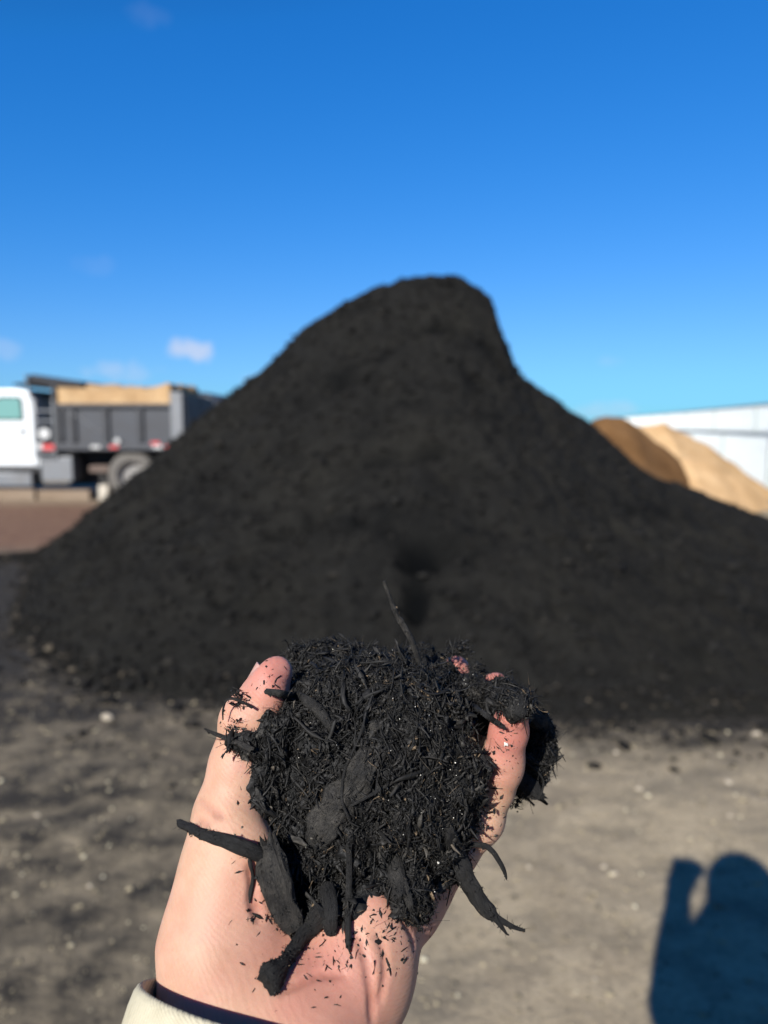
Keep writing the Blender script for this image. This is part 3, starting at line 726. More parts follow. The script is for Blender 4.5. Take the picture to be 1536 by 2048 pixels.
# forearm to the elbow
arm_mid = C(560, 2090, .236); ELB = arm_mid + np.array([-50, -205, -98.0])
HF.cap(arm_mid, arm_mid + (ELB - arm_mid) * .6, 24, 27, 12)
# thumb
HF.chain([MCPt, J(480, 1530, .268, 10.6), IPt, J(529, 1390, .271, 8.0), J(553, 1345, .272, 5.9)], 3.0)
HF.ell(C(500, 1440, .2695), (9.8, 9, 9.5), 4)
HF.ell(C(536, 1383, .2680), (6.5, 10, 7.0), 3)
# fingers
HF.chain([J(845, 1765, .286, 11.4), J(905, 1702, .290, 9.6), J(963, 1635, .292, 8.4), J(988, 1575, .289, 7.9), J(1005, 1515, .284, 7.8), J(1018, 1462, .2795, 7.0), J(1025, 1430, .275, 5.9)], 2.4)
HF.ell(C(958, 1640, .291), (9.0, 9.6, 8.8), 3); HF.ell(C(1004, 1535, .2855), (7.9, 8.5, 7.7), 3)
HF.chain([J(790, 1690, .318, 11.5), J(868, 1600, .326, 9.8), J(932, 1530, .330, 8.8), J(982, 1435, .326, 7.9), J(992, 1378, .316, 6.8)], 2.4)
HF.chain([J(710, 1660, .326, 11.5), J(790, 1550, .340, 10), J(845, 1465, .345, 9), J(905, 1390, .343, 7.5), J(912, 1341, .335, 6.4)], 2.4)
HF.chain([J(620, 1660, .322, 11.5), J(690, 1550, .342, 10), J(745, 1455, .350, 9), J(800, 1385, .352, 8), J(806, 1356, .346, 7)], 2.4)
HFbase = HF.F.copy()

def march(field, px, py, d0=.19, d1=.40, lvl=0.0):
    v = np.array([(px - 768) / FPX, (1024 - py) / FPX, 1.0])
    ds = np.arange(d0, d1, .0005); P = ds[:, None] * 1000 * v
    f = field.sample(P) - lvl; inb = ((P > field.lo) & (P < field.lo + (field.n - 1) * field.h)).all(1)
    hit = np.where((f < 0) & inb)[0]
    return P[hit[0]] if len(hit) else None
# skin creases: shallow grooves followed over the surface
def crease(pts, width, depth):
    pp = []
    for (x0, y0), (x1, y1) in zip(pts, pts[1:]):
        m_ = max(2, int(math.hypot(x1 - x0, y1 - y0) / 8))
        for q in range(m_): pp.append((x0 + (x1 - x0) * q / m_, y0 + (y1 - y0) * q / m_))
    hits = [march(HF, *p) for p in pp]; hits = [q for q in hits if q is not None]
    GR = []
    for q in hits:
        g = HF.grad(q[None])[0]; GR.append(np.array([*(q + g * (width - depth)), width], np.float32))
    HF.chain(GR, 1.2, op='sub')
for pts, wd, dp in (([(712, 1870), (722, 1890), (733, 1925), (742, 1985), (744, 2048)], 1.4, .32),
                    ([(752, 1870), (768, 1900), (770, 1950), (757, 2010)], 1.0, .22),
                    ([(905, 1700), (925, 1690), (950, 1700), (965, 1712)], 1.3, .55), ([(885, 1735), (905, 1748), (922, 1765)], 1.2, .4),
                    ([(800, 1830), (822, 1868), (830, 1905)], 1.0, .25),
                    ([(862, 1745), (880, 1775), (900, 1795)], 1.0, .25),
                    ([(500, 1735), (507, 1765), (503, 1800), (520, 1845)], 1.6, .6), 
                    ([(460, 1448), (485, 1462), (512, 1470)], 1.2, .35), ([(452, 1430), (470, 1440)], 1.2, .3),
                    ([(978, 1545), (1000, 1548), (1022, 1552)], .8, .14), ([(400, 1600), (430, 1622), (450, 1640)], 1.4, .35), ([(392, 1640), (425, 1655)], 1.3, .3),
                    ([(560, 1985), (640, 1950), (700, 1950)], 1.2, .15)):
    crease(pts, wd, dp)
HV, HQ = surface_nets(HF.F, HF.lo, HF.h)
# relax the lattice steps a little, then pull back on to the field
def relax(V, Q, field, it=2):
    e = np.concatenate([Q[:, [0, 1]], Q[:, [1, 2]], Q[:, [2, 3]], Q[:, [3, 0]]])
    for _ in range(it):
        acc = np.zeros_like(V); cn = np.zeros(len(V))
        for a, b_ in ((0, 1), (1, 0)):
            np.add.at(acc, e[:, a], V[e[:, b_]]); np.add.at(cn, e[:, a], 1)
        V = .5 * V + .5 * acc / np.maximum(cn, 1)[:, None]
        g = field.grad(V); V = V - g * field.sample(V)[:, None] * .8
    return V
HV = relax(HV, HQ, HF)
# ---- real colour of the skin: redder finger pads, palm centre and creases
def blob(c, r): return np.exp(-((np.linalg.norm(HV - c, axis=1) / r) ** 2))
redn = np.zeros(len(HV))
for q, r, a in ((C(549, 1349, .268), 15, .8), (C(1015, 1455, .274), 16, 1.0), (C(1005, 1530, .28), 12, .35), (C(992, 1378, .31), 14, 1), (C(913, 1328, .33), 14, 1), (C(640, 1990, .24), 20, .75),
                (C(600, 1900, .245), 22, .4), (C(800, 1850, .265), 16, .5), (C(700, 1760, .28), 34, .7), (C(880, 1750, .28), 14, .4), (C(510, 1790, .25), 12, .5), (C(560, 1840, .25), 16, .3)):
    redn = np.maximum(redn, a * blob(q, r))
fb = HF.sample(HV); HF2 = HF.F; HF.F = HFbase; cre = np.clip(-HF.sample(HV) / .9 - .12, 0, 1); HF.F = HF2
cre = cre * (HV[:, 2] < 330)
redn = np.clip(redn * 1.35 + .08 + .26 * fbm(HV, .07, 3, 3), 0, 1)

# ---- the rest of the body (behind the camera): coarse field in world millimetres
BF = Field((-420, -560, -20), (420, 330, 1760), 12.0)
def wp(x, y, z): return np.array([x, y, z], np.float32)
HX, HY = -60.0, -215.0
BF.ell(wp(HX, HY, 1585), (74, 94, 112), 20); BF.cap(wp(HX, HY - 10, 1500), wp(HX, HY - 25, 1400), 54, 62, 30)
BF.ell(wp(HX, HY + 92, 1575), (14, 22, 20), 12); BF.ell(wp(HX, HY + 70, 1528), (34, 24, 30), 20)
BF.cap(wp(HX, HY - 40, 1330), wp(HX, HY - 30, 1080), 118, 112, 60); BF.cap(wp(HX - 130, HY - 40, 1370), wp(HX + 130, HY - 40, 1370), 58, 58, 50)
BF.ell(wp(HX, HY - 30, 960), (165, 120, 130), 50)
elbow = to_world(ELB) * 1000; wrist_w = to_world(arm_mid) * 1000
BF.chain([np.array([*wp(HX - 165, HY - 40, 1360), 52]), np.array([*elbow, 40]), np.array([*(elbow + (wrist_w - elbow) * .6), 30])], 20)
RH = wp(26, -30, 1395)
BF.chain([np.array([*wp(HX + 165, HY - 40, 1360), 52]), np.array([170, -150, 1120, 40]), np.array([40, -45, 1350, 28])], 20)
BF.ell(wp(22, -32, 1390), (30, 20, 42), 18)
for sx in (-1, 1):
    BF.chain([np.array([HX + sx * 88, HY - 30, 930, 86]), np.array([HX + sx * 92, HY - 12, 500, 58]), np.array([HX + sx * 95, HY - 40, 95, 42])], 30)
    BF.cap(wp(HX + sx * 97, HY - 60, 45), wp(HX + sx * 108, HY + 120, 32), 44, 32, 20)
BV, BQ = surface_nets(BF.F, BF.lo, BF.h); BV = relax(BV, BQ, BF, 1)
HW = to_world(HV)
allV = np.concatenate([HW, BV / 1000.0]); allF = np.concatenate([HQ, BQ + len(HV)])
zero = np.zeros(len(BV))

m_skin, n, l, b = mat("skin", .58, spec=.32)
f = noise(n, l, 75, 7, rough=.75); f2 = noise(n, l, 420, 3, rough=.6); f3 = noise(n, l, 40, 5, rough=.65)
base = ramp(n, l, f, [(.3, (0.3372, 0.1947, 0.1221)), (.55, (0.3920, 0.2380, 0.1588)), (.75, (0.4273, 0.2684, 0.1853))])
base = mixc(n, l, mathn(n, l, 'MULTIPLY', attr(n, 'red'), 1.0, True), base, (0.3724, 0.1428, 0.1088))
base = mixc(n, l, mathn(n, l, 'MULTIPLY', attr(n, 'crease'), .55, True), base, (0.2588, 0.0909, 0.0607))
base = mixc(n, l, ramp(n, l, f3, [(.50, (0, 0, 0)), (.68, (.6,) * 3)]), base, (0.3607, 0.1774, 0.1382))
# fine dark dust rubbed into the skin
dust = noise(n, l, 900, 2, rough=.7); dm = mathn(n, l, 'MULTIPLY', ramp(n, l, dust, [(.66, (0, 0, 0)), (.72, (.8,) * 3)]), mathn(n, l, 'ADD', attr(n, 'grime'), .04), True)
base = mixc(n, l, dm, base, (.10, .06, .05))
l.new(base, b.inputs['Base Color'])
b.inputs['Subsurface Weight'].default_value = .45; b.inputs['Subsurface Radius'].default_value = (1.0, .32, .18); b.inputs['Subsurface Scale'].default_value = .0042
# fine skin lines: two crossing families
t = n.new('ShaderNodeTexCoord')
hts = []
for ang, sc in ((.95, 1500), (-.5, 1250)):
    mp = n.new('ShaderNodeMapping'); mp.inputs['Rotation'].default_value = (0.2, ang, .3); l.new(t.outputs['Object'], mp.inputs[0])
    wv = n.new('ShaderNodeTexWave'); wv.inputs['Scale'].default_value = sc / 6; wv.inputs['Distortion'].default_value = 9; wv.inputs['Detail'].default_value = 4; wv.inputs['Detail Scale'].default_value = .35; wv.inputs['Detail Roughness'].default_value = .7
    l.new(mp.outputs[0], wv.inputs['Vector']); hts.append(wv.outputs['Fac'])
vo = n.new('ShaderNodeTexVoronoi'); vo.feature = 'DISTANCE_TO_EDGE'; vo.inputs['Scale'].default_value = 1150; l.new(t.outputs['Object'], vo.inputs['Vector'])
hsum = mathn(n, l, 'ADD', mathn(n, l, 'MULTIPLY', hts[0], .75), mathn(n, l, 'MULTIPLY', hts[1], .25))
p_ = bump(n, l, b, hsum, .17, .0003); p_ = bump(n, l, b, mathn(n, l, 'MINIMUM', vo.outputs['Distance'], .14), .30, .0004, p_); bump(n, l, b, f2, .15, .0003, p_)
l.new(ramp(n, l, f, [(.3, (.50,) * 3), (.7, (.64,) * 3)]), b.inputs['Roughness'])

person = empty("person", (HX / 1000, HY / 1000, 0))
tag(person, "person in a cream jacket holding out dark mulch on the open left palm", "person")
def under_person(o):
    o.parent = person; o.matrix_parent_inverse = Matrix.Translation((-HX / 1000, -HY / 1000, 0)); return o
# (dust comes off the heap: see grime below)
body = mesh_obj("body", allV, allF, m_skin, attrs={'red': np.concatenate([redn, zero]), 'crease': np.concatenate([cre, zero])})
under_person(body)

# ---- thumb nail on the outer side of the tip
ax_ = (C(553, 1330, .272) - C(515, 1412, .271)); ax_ /= np.linalg.norm(ax_)
nrm = np.array([-.82, .42, -.40]); nrm -= ax_ * (nrm @ ax_); nrm /= np.linalg.norm(nrm); sd = np.cross(ax_, nrm)
ctr = C(530, 1377, .2718)
vs = []; un = np.linspace(-1, 1, 13); vn = np.linspace(-1, 1, 17)
for vv in vn:
    for uu in un:
        wd = 5.4 * (1 - .10 * max(0, vv) ** 2) * (1 - .25 * max(0, -vv - .4) ** 2)
        ln = vv * 7.6 * (1 - .10 * uu * uu * (1 if vv > 0 else 1.4))
        hgt = 6.95 - .6 * max(0, vv) - .5 * max(0, -vv - .5)
        th = uu * .78
        p = ctr + ax_ * ln + sd * (math.sin(th) * wd / .72) + nrm * (hgt * math.cos(th * .95) - (.0 if abs(uu) < 1 else .3))
        vs.append(p)
vs = np.array(vs); nu, nv = 13, 17
fq = [(j * nu + i, j * nu + i + 1, (j + 1) * nu + i + 1, (j + 1) * nu + i) for j in range(nv - 1) for i in range(nu - 1)]
m_nail, n, l, b = mat("nail", .28, spec=.5)
l.new(ramp(n, l, noise(n, l, 60, 2), [(.3, (0.3735, 0.2041, 0.1497)), (.7, (0.4166, 0.2449, 0.1905))]), b.inputs['Base Color'])
b.inputs['Subsurface Weight'].default_value = .2; b.inputs['Subsurface Radius'].default_value = (1, .4, .25); b.inputs['Subsurface Scale'].default_value = .002
nail = under_person(mesh_obj("thumb_nail", to_world(vs), fq, m_nail)); 
sm_ = nail.modifiers.new("solid", 'SOLIDIFY'); sm_.thickness = .0007; sm_.offset = 0

# ---- jacket with a cream cuff, trousers, shoes, hair
m_cloth, n, l, b = mat("cream_cloth", .85, spec=.2)
t = n.new('ShaderNodeTexCoord'); wv = []
for rot in ((0, R(-20), 0), (0, R(70), 0)):
    mp = n.new('ShaderNodeMapping'); mp.inputs['Rotation'].default_value = rot; l.new(t.outputs['Object'], mp.inputs[0])
    x = n.new('ShaderNodeTexWave'); x.inputs['Scale'].default_value = 420; x.inputs['Distortion'].default_value = 1.2; x.inputs['Detail'].default_value = 2
    l.new(mp.outputs[0], x.inputs['Vector']); wv.append(x.outputs['Fac'])
wsum = mathn(n, l, 'MULTIPLY', mathn(n, l, 'ADD', wv[0], wv[1]), .5)
fz = noise(n, l, 130, 4, rough=.7)
c = ramp(n, l, fz, [(.3, (0.3511, 0.3178, 0.2240)), (.7, (0.4245, 0.3871, 0.2800))])
c = mixc(n, l, ramp(n, l, noise(n, l, 700, 2), [(.68, (0, 0, 0)), (.74, (.5,) * 3)]), c, (0.2449, 0.2201, 0.1494))
l.new(c, b.inputs['Base Color']); p_ = bump(n, l, b, wsum, .45, .0005); bump(n, l, b, fz, .3, .0012, p_)
# sleeve: cuff rim near the wrist, running down to the elbow and up to the shoulder
axv = (ELB - arm_mid) / np.linalg.norm(ELB - arm_mid)
rimc = C(524, 2022, .235)
e1 = np.cross(axv, [0, 0, 1.0]); e1 /= np.linalg.norm(e1); e2 = np.cross(axv, e1)
def ring(c, r1, r2, nseg, seed, wob): 
    th = np.linspace(0, 2 * np.pi, nseg, endpoint=False)
    wv_ = 1 + wob * np.sin(3 * th + seed) + wob * .6 * np.sin(5 * th + 2 * seed)
    return c + np.outer(np.cos(th) * r1 * wv_, e1) + np.outer(np.sin(th) * r2 * wv_, e2)
NS = 96; rings = []
prof = [(9, 36.0), (2.0, 37.0), (.2, 38.6), (-.2, 39.6), (.6, 40.6), (2.0, 41.2), (6, 41.6), (12, 41.6), (13.0, 41.0), (14, 40.8), (15, 41.4), (24, 42), (45, 43.5), (75, 45.5), (110, 48), (160, 48), (210, 47), (236, 46)]
for q, (s_, r_) in enumerate(prof):
    rings.append(ring(rimc + axv * s_, r_ * .96, r_ * .84, NS, .6 + s_ * .012, .010 + .00012 * s_))
rv = np.concatenate(rings); nr = len(prof)
fq = np.array([(j * NS + i, j * NS + (i + 1) % NS, (j + 1) * NS + (i + 1) % NS, (j + 1) * NS + i) for j in range(nr - 1) for i in range(NS)])
JF = Field((-480, -620, 850), (420, 330, 1480), 12.0)
JF.cap(wp(HX, HY - 40, 1330), wp(HX, HY - 30, 960), 150, 165, 60); JF.cap(wp(HX - 140, HY - 30, 1385), wp(HX + 135, HY - 30, 1385), 80, 80, 40)
JF.cap(wp(HX, HY - 25, 1420), wp(HX, HY - 15, 1480), 92, 84, 30)
el_w = to_world(rimc + axv * 225) * 1000
JF.chain([np.array([*wp(HX - 165, HY - 40, 1350), 74]), np.array([*el_w, 47])], 25)
JF.chain([np.array([*wp(HX + 165, HY - 40, 1350), 74]), np.array([170, -150, 1120, 58]), np.array([75, -75, 1270, 42])], 25)
JV, JQ = surface_nets(JF.F, JF.lo, JF.h); JV = relax(JV, JQ, JF, 1)
jv = np.concatenate([to_world(rv), JV / 1000.0]); jf = np.concatenate([fq, JQ + len(rv)])
under_person(mesh_obj("jacket", jv, jf, m_cloth))
TF = Field((-330, -420, 40), (220, 40, 1010), 12.0)
TF.ell(wp(HX, HY - 30, 950), (178, 132, 110), 40)
for sx in (-1, 1): TF.chain([np.array([HX + sx * 88, HY - 30, 920, 98]), np.array([HX + sx * 92, HY - 12, 500, 74]), np.array([HX + sx * 95, HY - 40, 80, 62])], 30)
TV, TQ = surface_nets(TF.F, TF.lo, TF.h); TV = relax(TV, TQ, TF, 1)
m_jean = paint("dark_denim", (.03, .04, .07), .85, .2)
under_person(mesh_obj("trousers", TV / 1000, TQ, m_jean))
for sx in (-1, 1):
    SF = Field((HX + sx * 102 - 80, HY - 140, -4), (HX + sx * 102 + 80, HY + 190, 140), 6.0)
    SF.cap(wp(HX + sx * 97, HY - 60, 52), wp(HX + sx * 108, HY + 128, 42), 54, 42, 20); SF.F = np.maximum(SF.F, -(SF.ax[2][None, None, :] - 2) + 0 * SF.F)
    SV, SQ = surface_nets(SF.F, SF.lo, SF.h)
    under_person(mesh_obj("boot", SV / 1000, SQ, paint("brown_boot", (.10, .06, .035), .7, .3)))
KF = Field((HX - 170, HY - 220, 1240), (HX + 170, HY + 140, 1760), 7.0)
KF.ell(wp(HX, HY - 14, 1602), (106, 114, 112), 15); KF.cap(wp(HX, HY - 50, 1560), wp(HX, HY - 70, 1330), 92, 84, 40)
KF.cap(wp(HX - 66, HY - 20, 1550), wp(HX - 128, HY - 10, 1410), 40, 50, 20); KF.cap(wp(HX + 70, HY - 20, 1540), wp(HX + 84, HY - 10, 1360), 36, 30, 20)
KF.ell(wp(HX, HY + 76, 1560), (58, 60, 84), 8); KF._put((slice(None),) * 3, np.where(KF.F > 1e3, KF.F, KF.F), 1)
gxx = np.meshgrid(*KF.ax, indexing='ij')
face = np.sqrt(((gxx[0] - HX) / 62) ** 2 + ((gxx[1] - HY - 95) / 80) ** 2 + ((gxx[2] - 1565) / 92) ** 2) - 1
KF.F = np.maximum(KF.F, -face * 60)
KV, KQ = surface_nets(KF.F, KF.lo, KF.h); KV = relax(KV, KQ, KF, 1)
m_hair, n, l, b = mat("dark_hair", .55, (.035, .022, .014)); bump(n, l, b, noise(n, l, 160, 3, stretch=(1, 1, .06)), .6, .004)
under_person(mesh_obj("hair", KV / 1000, KQ, m_hair))
# phone held up by the right hand: the camera looks out of its back
ph = empty("phone", (-.018, -.009, 1.40)); tag(ph, "dark phone held upright in the person's right hand", "phone")
MB().box(-.036, .036, -.004, .004, -.073, .060, .003).build("case", m_blk, ph)
MB().box(-.033, .033, -.0052, -.0041, -.070, .057).build("screen", mat("screen_glass", .1, (.01, .01, .012))[0], ph)

# ================================================================== MULCH IN THE HAND
MF = Field((-75, -225, 205), (95, -20, 345), 1.0)
def mell(px, py, d, rx, ry, rz, k=7): MF.ell(C(px, py, d), (rx, ry, rz), k)
mell(735, 1560, .280, 42, 46, 27); mell(745, 1395, .306, 37, 19, 26); mell(650, 1345, .303, 15, 9, 13)
mell(940, 1405, .318, 25, 12, 15); mell(1005, 1400, .300, 12, 6.5, 9); mell(690, 1745, .272, 24, 15, 15); mell(868, 1615, .290, 15, 26, 17)
mell(562, 1530, .273, 13, 26, 15); mell(545, 1465, .272, 13, 11, 12); mell(1034, 1408, .2725, 7.0, 3.2, 4.6, 3); mell(1066, 1480, .312, 7.5, 11, 10); mell(1052, 1555, .316, 7, 9, 8); mell(600, 1690, .268, 14, 18, 12); mell(508, 1478, .263, 9, 9, 9, 5); mell(512, 1590, .264, 9, 17, 10, 5); mell(495, 1662, .262, 9, 7, 8, 5); mell(630, 1795, .268, 10, 9, 9, 5); mell(745, 1795, .2572, 18, 8.5, 9.5, 4); mell(690, 1822, .2545, 13, 8, 8.5, 4); mell(795, 1775, .2610, 9, 8, 9, 4); mell(820, 1710, .285, 20, 15, 12)
Xm = np.stack(np.meshgrid(*MF.ax, indexing='ij'), -1)
nzm = 3.4 * vnoise(Xm, .085, 4) + 2.8 * vnoise(Xm, .19, 5) + 1.9 * vnoise(Xm, .42, 6)
MF.F = MF.F + nzm.astype(np.float32) + 1.0
del Xm, nzm
MV, MQ = surface_nets(MF.F, MF.lo, MF.h)

m_mulch, n, l, b = mat("black_mulch", .6, spec=.24)
tn = attr(n, 'tone'); f = noise(n, l, 900, 3, rough=.7)
c = ramp(n, l, tn, [(0, (.003, .003, .003)), (.45, (.0100, .0095, .0086)), (.78, (.026, .0242, .0212)), (.93, (.062, .056, .046)), (1, (.13, .092, .055))])
c = mixc(n, l, ramp(n, l, f, [(.35, (.6,) * 3), (.6, (0, 0, 0))]), c, (.005, .005, .005))
l.new(c, b.inputs['Base Color']); bump(n, l, b, f, .5, .0005)
l.new(ramp(n, l, f, [(.3, (.8,) * 3), (.7, (.48,) * 3)]), b.inputs['Roughness'])

def shreds(P, D, Lh, wu, wv, nside, nseg, curl, tone, blunt=.5, rough=.25, side=None):
    """P centres, D unit directions (k,3); returns V, F, tone per vertex (millimetres)"""
    k = len(P)
    ref = RNG.normal(size=(k, 3)) if side is None else side
    U = np.cross(D, ref); U /= np.linalg.norm(U, axis=1, keepdims=True) + 1e-9; W = np.cross(D, U)
    s_ = np.linspace(-1, 1, nseg + 1)
    cv = RNG.normal(size=(k, 3)) * (curl * Lh)[:, None]; cv2 = RNG.normal(size=(k, 3)) * (curl * .5 * Lh)[:, None]
    cen = P[:, None] + D[:, None] * (s_[None, :, None] * Lh[:, None, None]) + cv[:, None] * (s_ ** 2 - .4)[None, :, None] + cv2[:, None] * (s_ ** 3)[None, :, None]
    prof = (1 - np.abs(s_) ** 3 * (1 - blunt))
    wj = prof[None] * (1 + rough * RNG.normal(size=(k, nseg + 1)))
    wj = np.clip(wj, .08, 2)
    th = np.linspace(0, 2 * np.pi, nside, endpoint=False)
    rj = 1 + rough * RNG.normal(size=(k, nseg + 1, nside)); rj = np.clip(rj, .4, 1.8)
    V = cen[:, :, None] + U[:, None, None] * (np.cos(th)[None, None] * rj * (wu[:, None] * wj)[:, :, None])[..., None] \
        + W[:, None, None] * (np.sin(th)[None, None] * rj * (wv[:, None] * wj)[:, :, None])[..., None]
    jag = RNG.normal(size=(k, 2, nside)) * (np.minimum(wu, Lh * .3) * .9)[:, None, None]
    V[:, 0] += D[:, None] * jag[:, 0][..., None]; V[:, -1] += D[:, None] * jag[:, 1][..., None]
    nb = (nseg + 1) * nside; V = V.reshape(k, nb, 3)
    q = []
    for a in range(nseg):
        for c_ in range(nside):
            d_ = (c_ + 1) % nside; q.append((a * nside + c_, a * nside + d_, (a + 1) * nside + d_, (a + 1) * nside + c_))
    q = np.array(q); capA = np.array([list(range(nside))[::-1]]); capB = np.array([[nseg * nside + c_ for c_ in range(nside)]])
    offs = (np.arange(k) * nb)[:, None, None]
    Fq = (q[None] + offs).reshape(-1, 4); Fc = (np.concatenate([capA, capB])[None] + offs).reshape(-1, nside)
    return V.reshape(-1, 3), [Fq, Fc], np.repeat(tone, nb)
class Bag:
    def __init__(s): s.V = []; s.F = {}; s.T = []; s.n = 0
    def add(s, V, Fs, T):
        for f_ in Fs: s.F.setdefault(f_.shape[1], []).append(f_ + s.n)
        s.V.append(V); s.T.append(T); s.n += len(V)
    def build(s, name, m_, parent=None, smooth=False):
        return mesh_obj(name, to_world(np.concatenate(s.V)), [np.concatenate(f_) for f_ in s.F.values()], m_, parent, smooth, {'tone': np.concatenate(s.T)})

MN = MF.grad(MV)
gd = MF.sample(HV); inb_ = ((HV > MF.lo) & (HV < MF.lo + (MF.n - 1) * MF.h)).all(1)
gr_ = np.where(inb_, np.exp(-np.clip(gd, 0, 60) / 7.0), 0) * .8 + .35 * blob(C(1015, 1455, .274), 20) + .3 * blob(C(549, 1349, .268), 16)
ga = body.data.attributes.new('grime', 'FLOAT', 'POINT'); ga.data.foreach_set('value', np.concatenate([gr_, zero]).astype(np.float32))
# keep sampling points that are outside the hand
free = HF.sample(MV) > 1.0
inside_box = ((MV > HF.lo) & (MV < HF.lo + (HF.n - 1) * HF.h)).all(1); free |= ~inside_box
back = (MN @ np.array([0, 0, 1.0])) > .55        # far side, never seen from near the camera
cand = np.where(free & ~back)[0]; candall = np.where(free)[0]
def pick(k, pool=None, bias=None):
    pool = cand if pool is None else pool
    i = RNG.choice(pool, k); P = MV[i] + RNG.normal(size=(k, 3)) * .6
    return P, MN[i]
DOWN = np.array([.12, -1.0, -.15]); DOWN /= np.linalg.norm(DOWN)
def dirs(Nn, lift, down=.35):
    k = len(Nn); r_ = RNG.normal(size=(k, 3)) + DOWN * (RNG.choice([-1, 1], k) * down * 2)[:, None]
    r_ = r_ - Nn * (r_ * Nn).sum(1, keepdims=True); r_ /= np.linalg.norm(r_, axis=1, keepdims=True) + 1e-9
    r_ = r_ + Nn * np.abs(RNG.normal(size=(k, 1))) * lift
    return r_ / np.linalg.norm(r_, axis=1, keepdims=True)
def tones(k, lo=0, hi=.9): return np.clip(RNG.beta(1.6, 2.2, k) * (hi - lo) + lo + (RNG.random(k) < .06) * .5, 0, 1)
handful = empty("mulch_handful", tuple(to_world(C(735, 1600, .29))))
tag(handful, "loose handful of shredded black mulch heaped on the open palm", "mulch", kind='stuff')
def under_handful(o):
    o.parent = handful; o.matrix_parent_inverse = Matrix.Translation(-handful.location); o['kind'] = 'stuff'; return o
under_handful(mesh_obj("packed_mulch", to_world(MV), MQ, m_mulch, attrs={'tone': np.clip(.10 + .2 * vnoise(MV, .5, 8), 0, 1)}))
bag = Bag()
def ptone(P, k): return np.clip(tones(k) + .22 * vnoise(P, .13, 71) + .12 * vnoise(P, .4, 72), 0, 1)
def logn(k, med, sg, lo, hi): return np.clip(med * np.exp(RNG.normal(size=k) * sg), lo, hi)
# fine fibres
k = 12000; P, Nn = pick(k); D = dirs(Nn, .45)
Lh = logn(k, 2.0, .6, .5, 7); P = P + Nn * RNG.uniform(-.6, 1.5, (k, 1))
bag.add(*shreds(P, D, Lh, logn(k, .10, .3, .05, .2), logn(k, .08, .3, .05, .16), 3, 4, np.full(k, .24), ptone(P, k), .15, .2))
# stray fibres standing off the heap
k = 2600; P, Nn = pick(k); D = dirs(Nn, 1.3)
Lh = logn(k, 1.9, .5, .8, 6); P = P + D * Lh[:, None] * .6
bag.add(*shreds(P, D, Lh, logn(k, .07, .3, .045, .12), logn(k, .07, .3, .045, .11), 3, 5, np.full(k, .32), ptone(P, k), .12, .15))
# splinters
k = 7000; P, Nn = pick(k); D = dirs(Nn, .35, .5)
Lh = logn(k, 1.9, .5, .8, 6); P = P + Nn * RNG.uniform(-.9, 1.0, (k, 1))
bag.add(*shreds(P, D, Lh, logn(k, .36, .45, .14, .95), logn(k, .19, .35, .1, .4), 4, 4, np.full(k, .13), ptone(P, k), .40, .33))
# long torn strands that lie down the heap
k = 2000; P, Nn = pick(k); D = dirs(Nn, .25, .8)
Lh = logn(k, 4.6, .35, 2.5, 9); P = P + Nn * RNG.uniform(.1, 1.3, (k, 1))
bag.add(*shreds(P, D, Lh, logn(k, .20, .5, .09, .7), logn(k, .12, .3, .07, .3), 4, 8, np.full(k, .20), ptone(P, k), .3, .3))
# flat torn shreds
k = 4800; P, Nn = pick(k); D = dirs(Nn, .5, .4)
Lh = logn(k, 1.5, .45, .6, 4.2); P = P + Nn * RNG.uniform(-.9, .7, (k, 1))
bag.add(*shreds(P, D, Lh, logn(k, .7, .45, .3, 1.9), logn(k, .24, .35, .1, .5), 5, 3, np.full(k, .14), ptone(P, k), .6, .38))
# crumbs, as fine as soil
k = 24000; P, Nn = pick(k, candall); D = dirs(Nn, 1.0)
Lh = logn(k, .32, .5, .12, 1.3); P = P + Nn * RNG.uniform(-.5, 1.0, (k, 1))
bag.add(*shreds(P, D, Lh, Lh * RNG.uniform(.6, 1.1, k), Lh * RNG.uniform(.5, 1, k), 4, 2, np.full(k, .05), ptone(P, k), .55, .38))
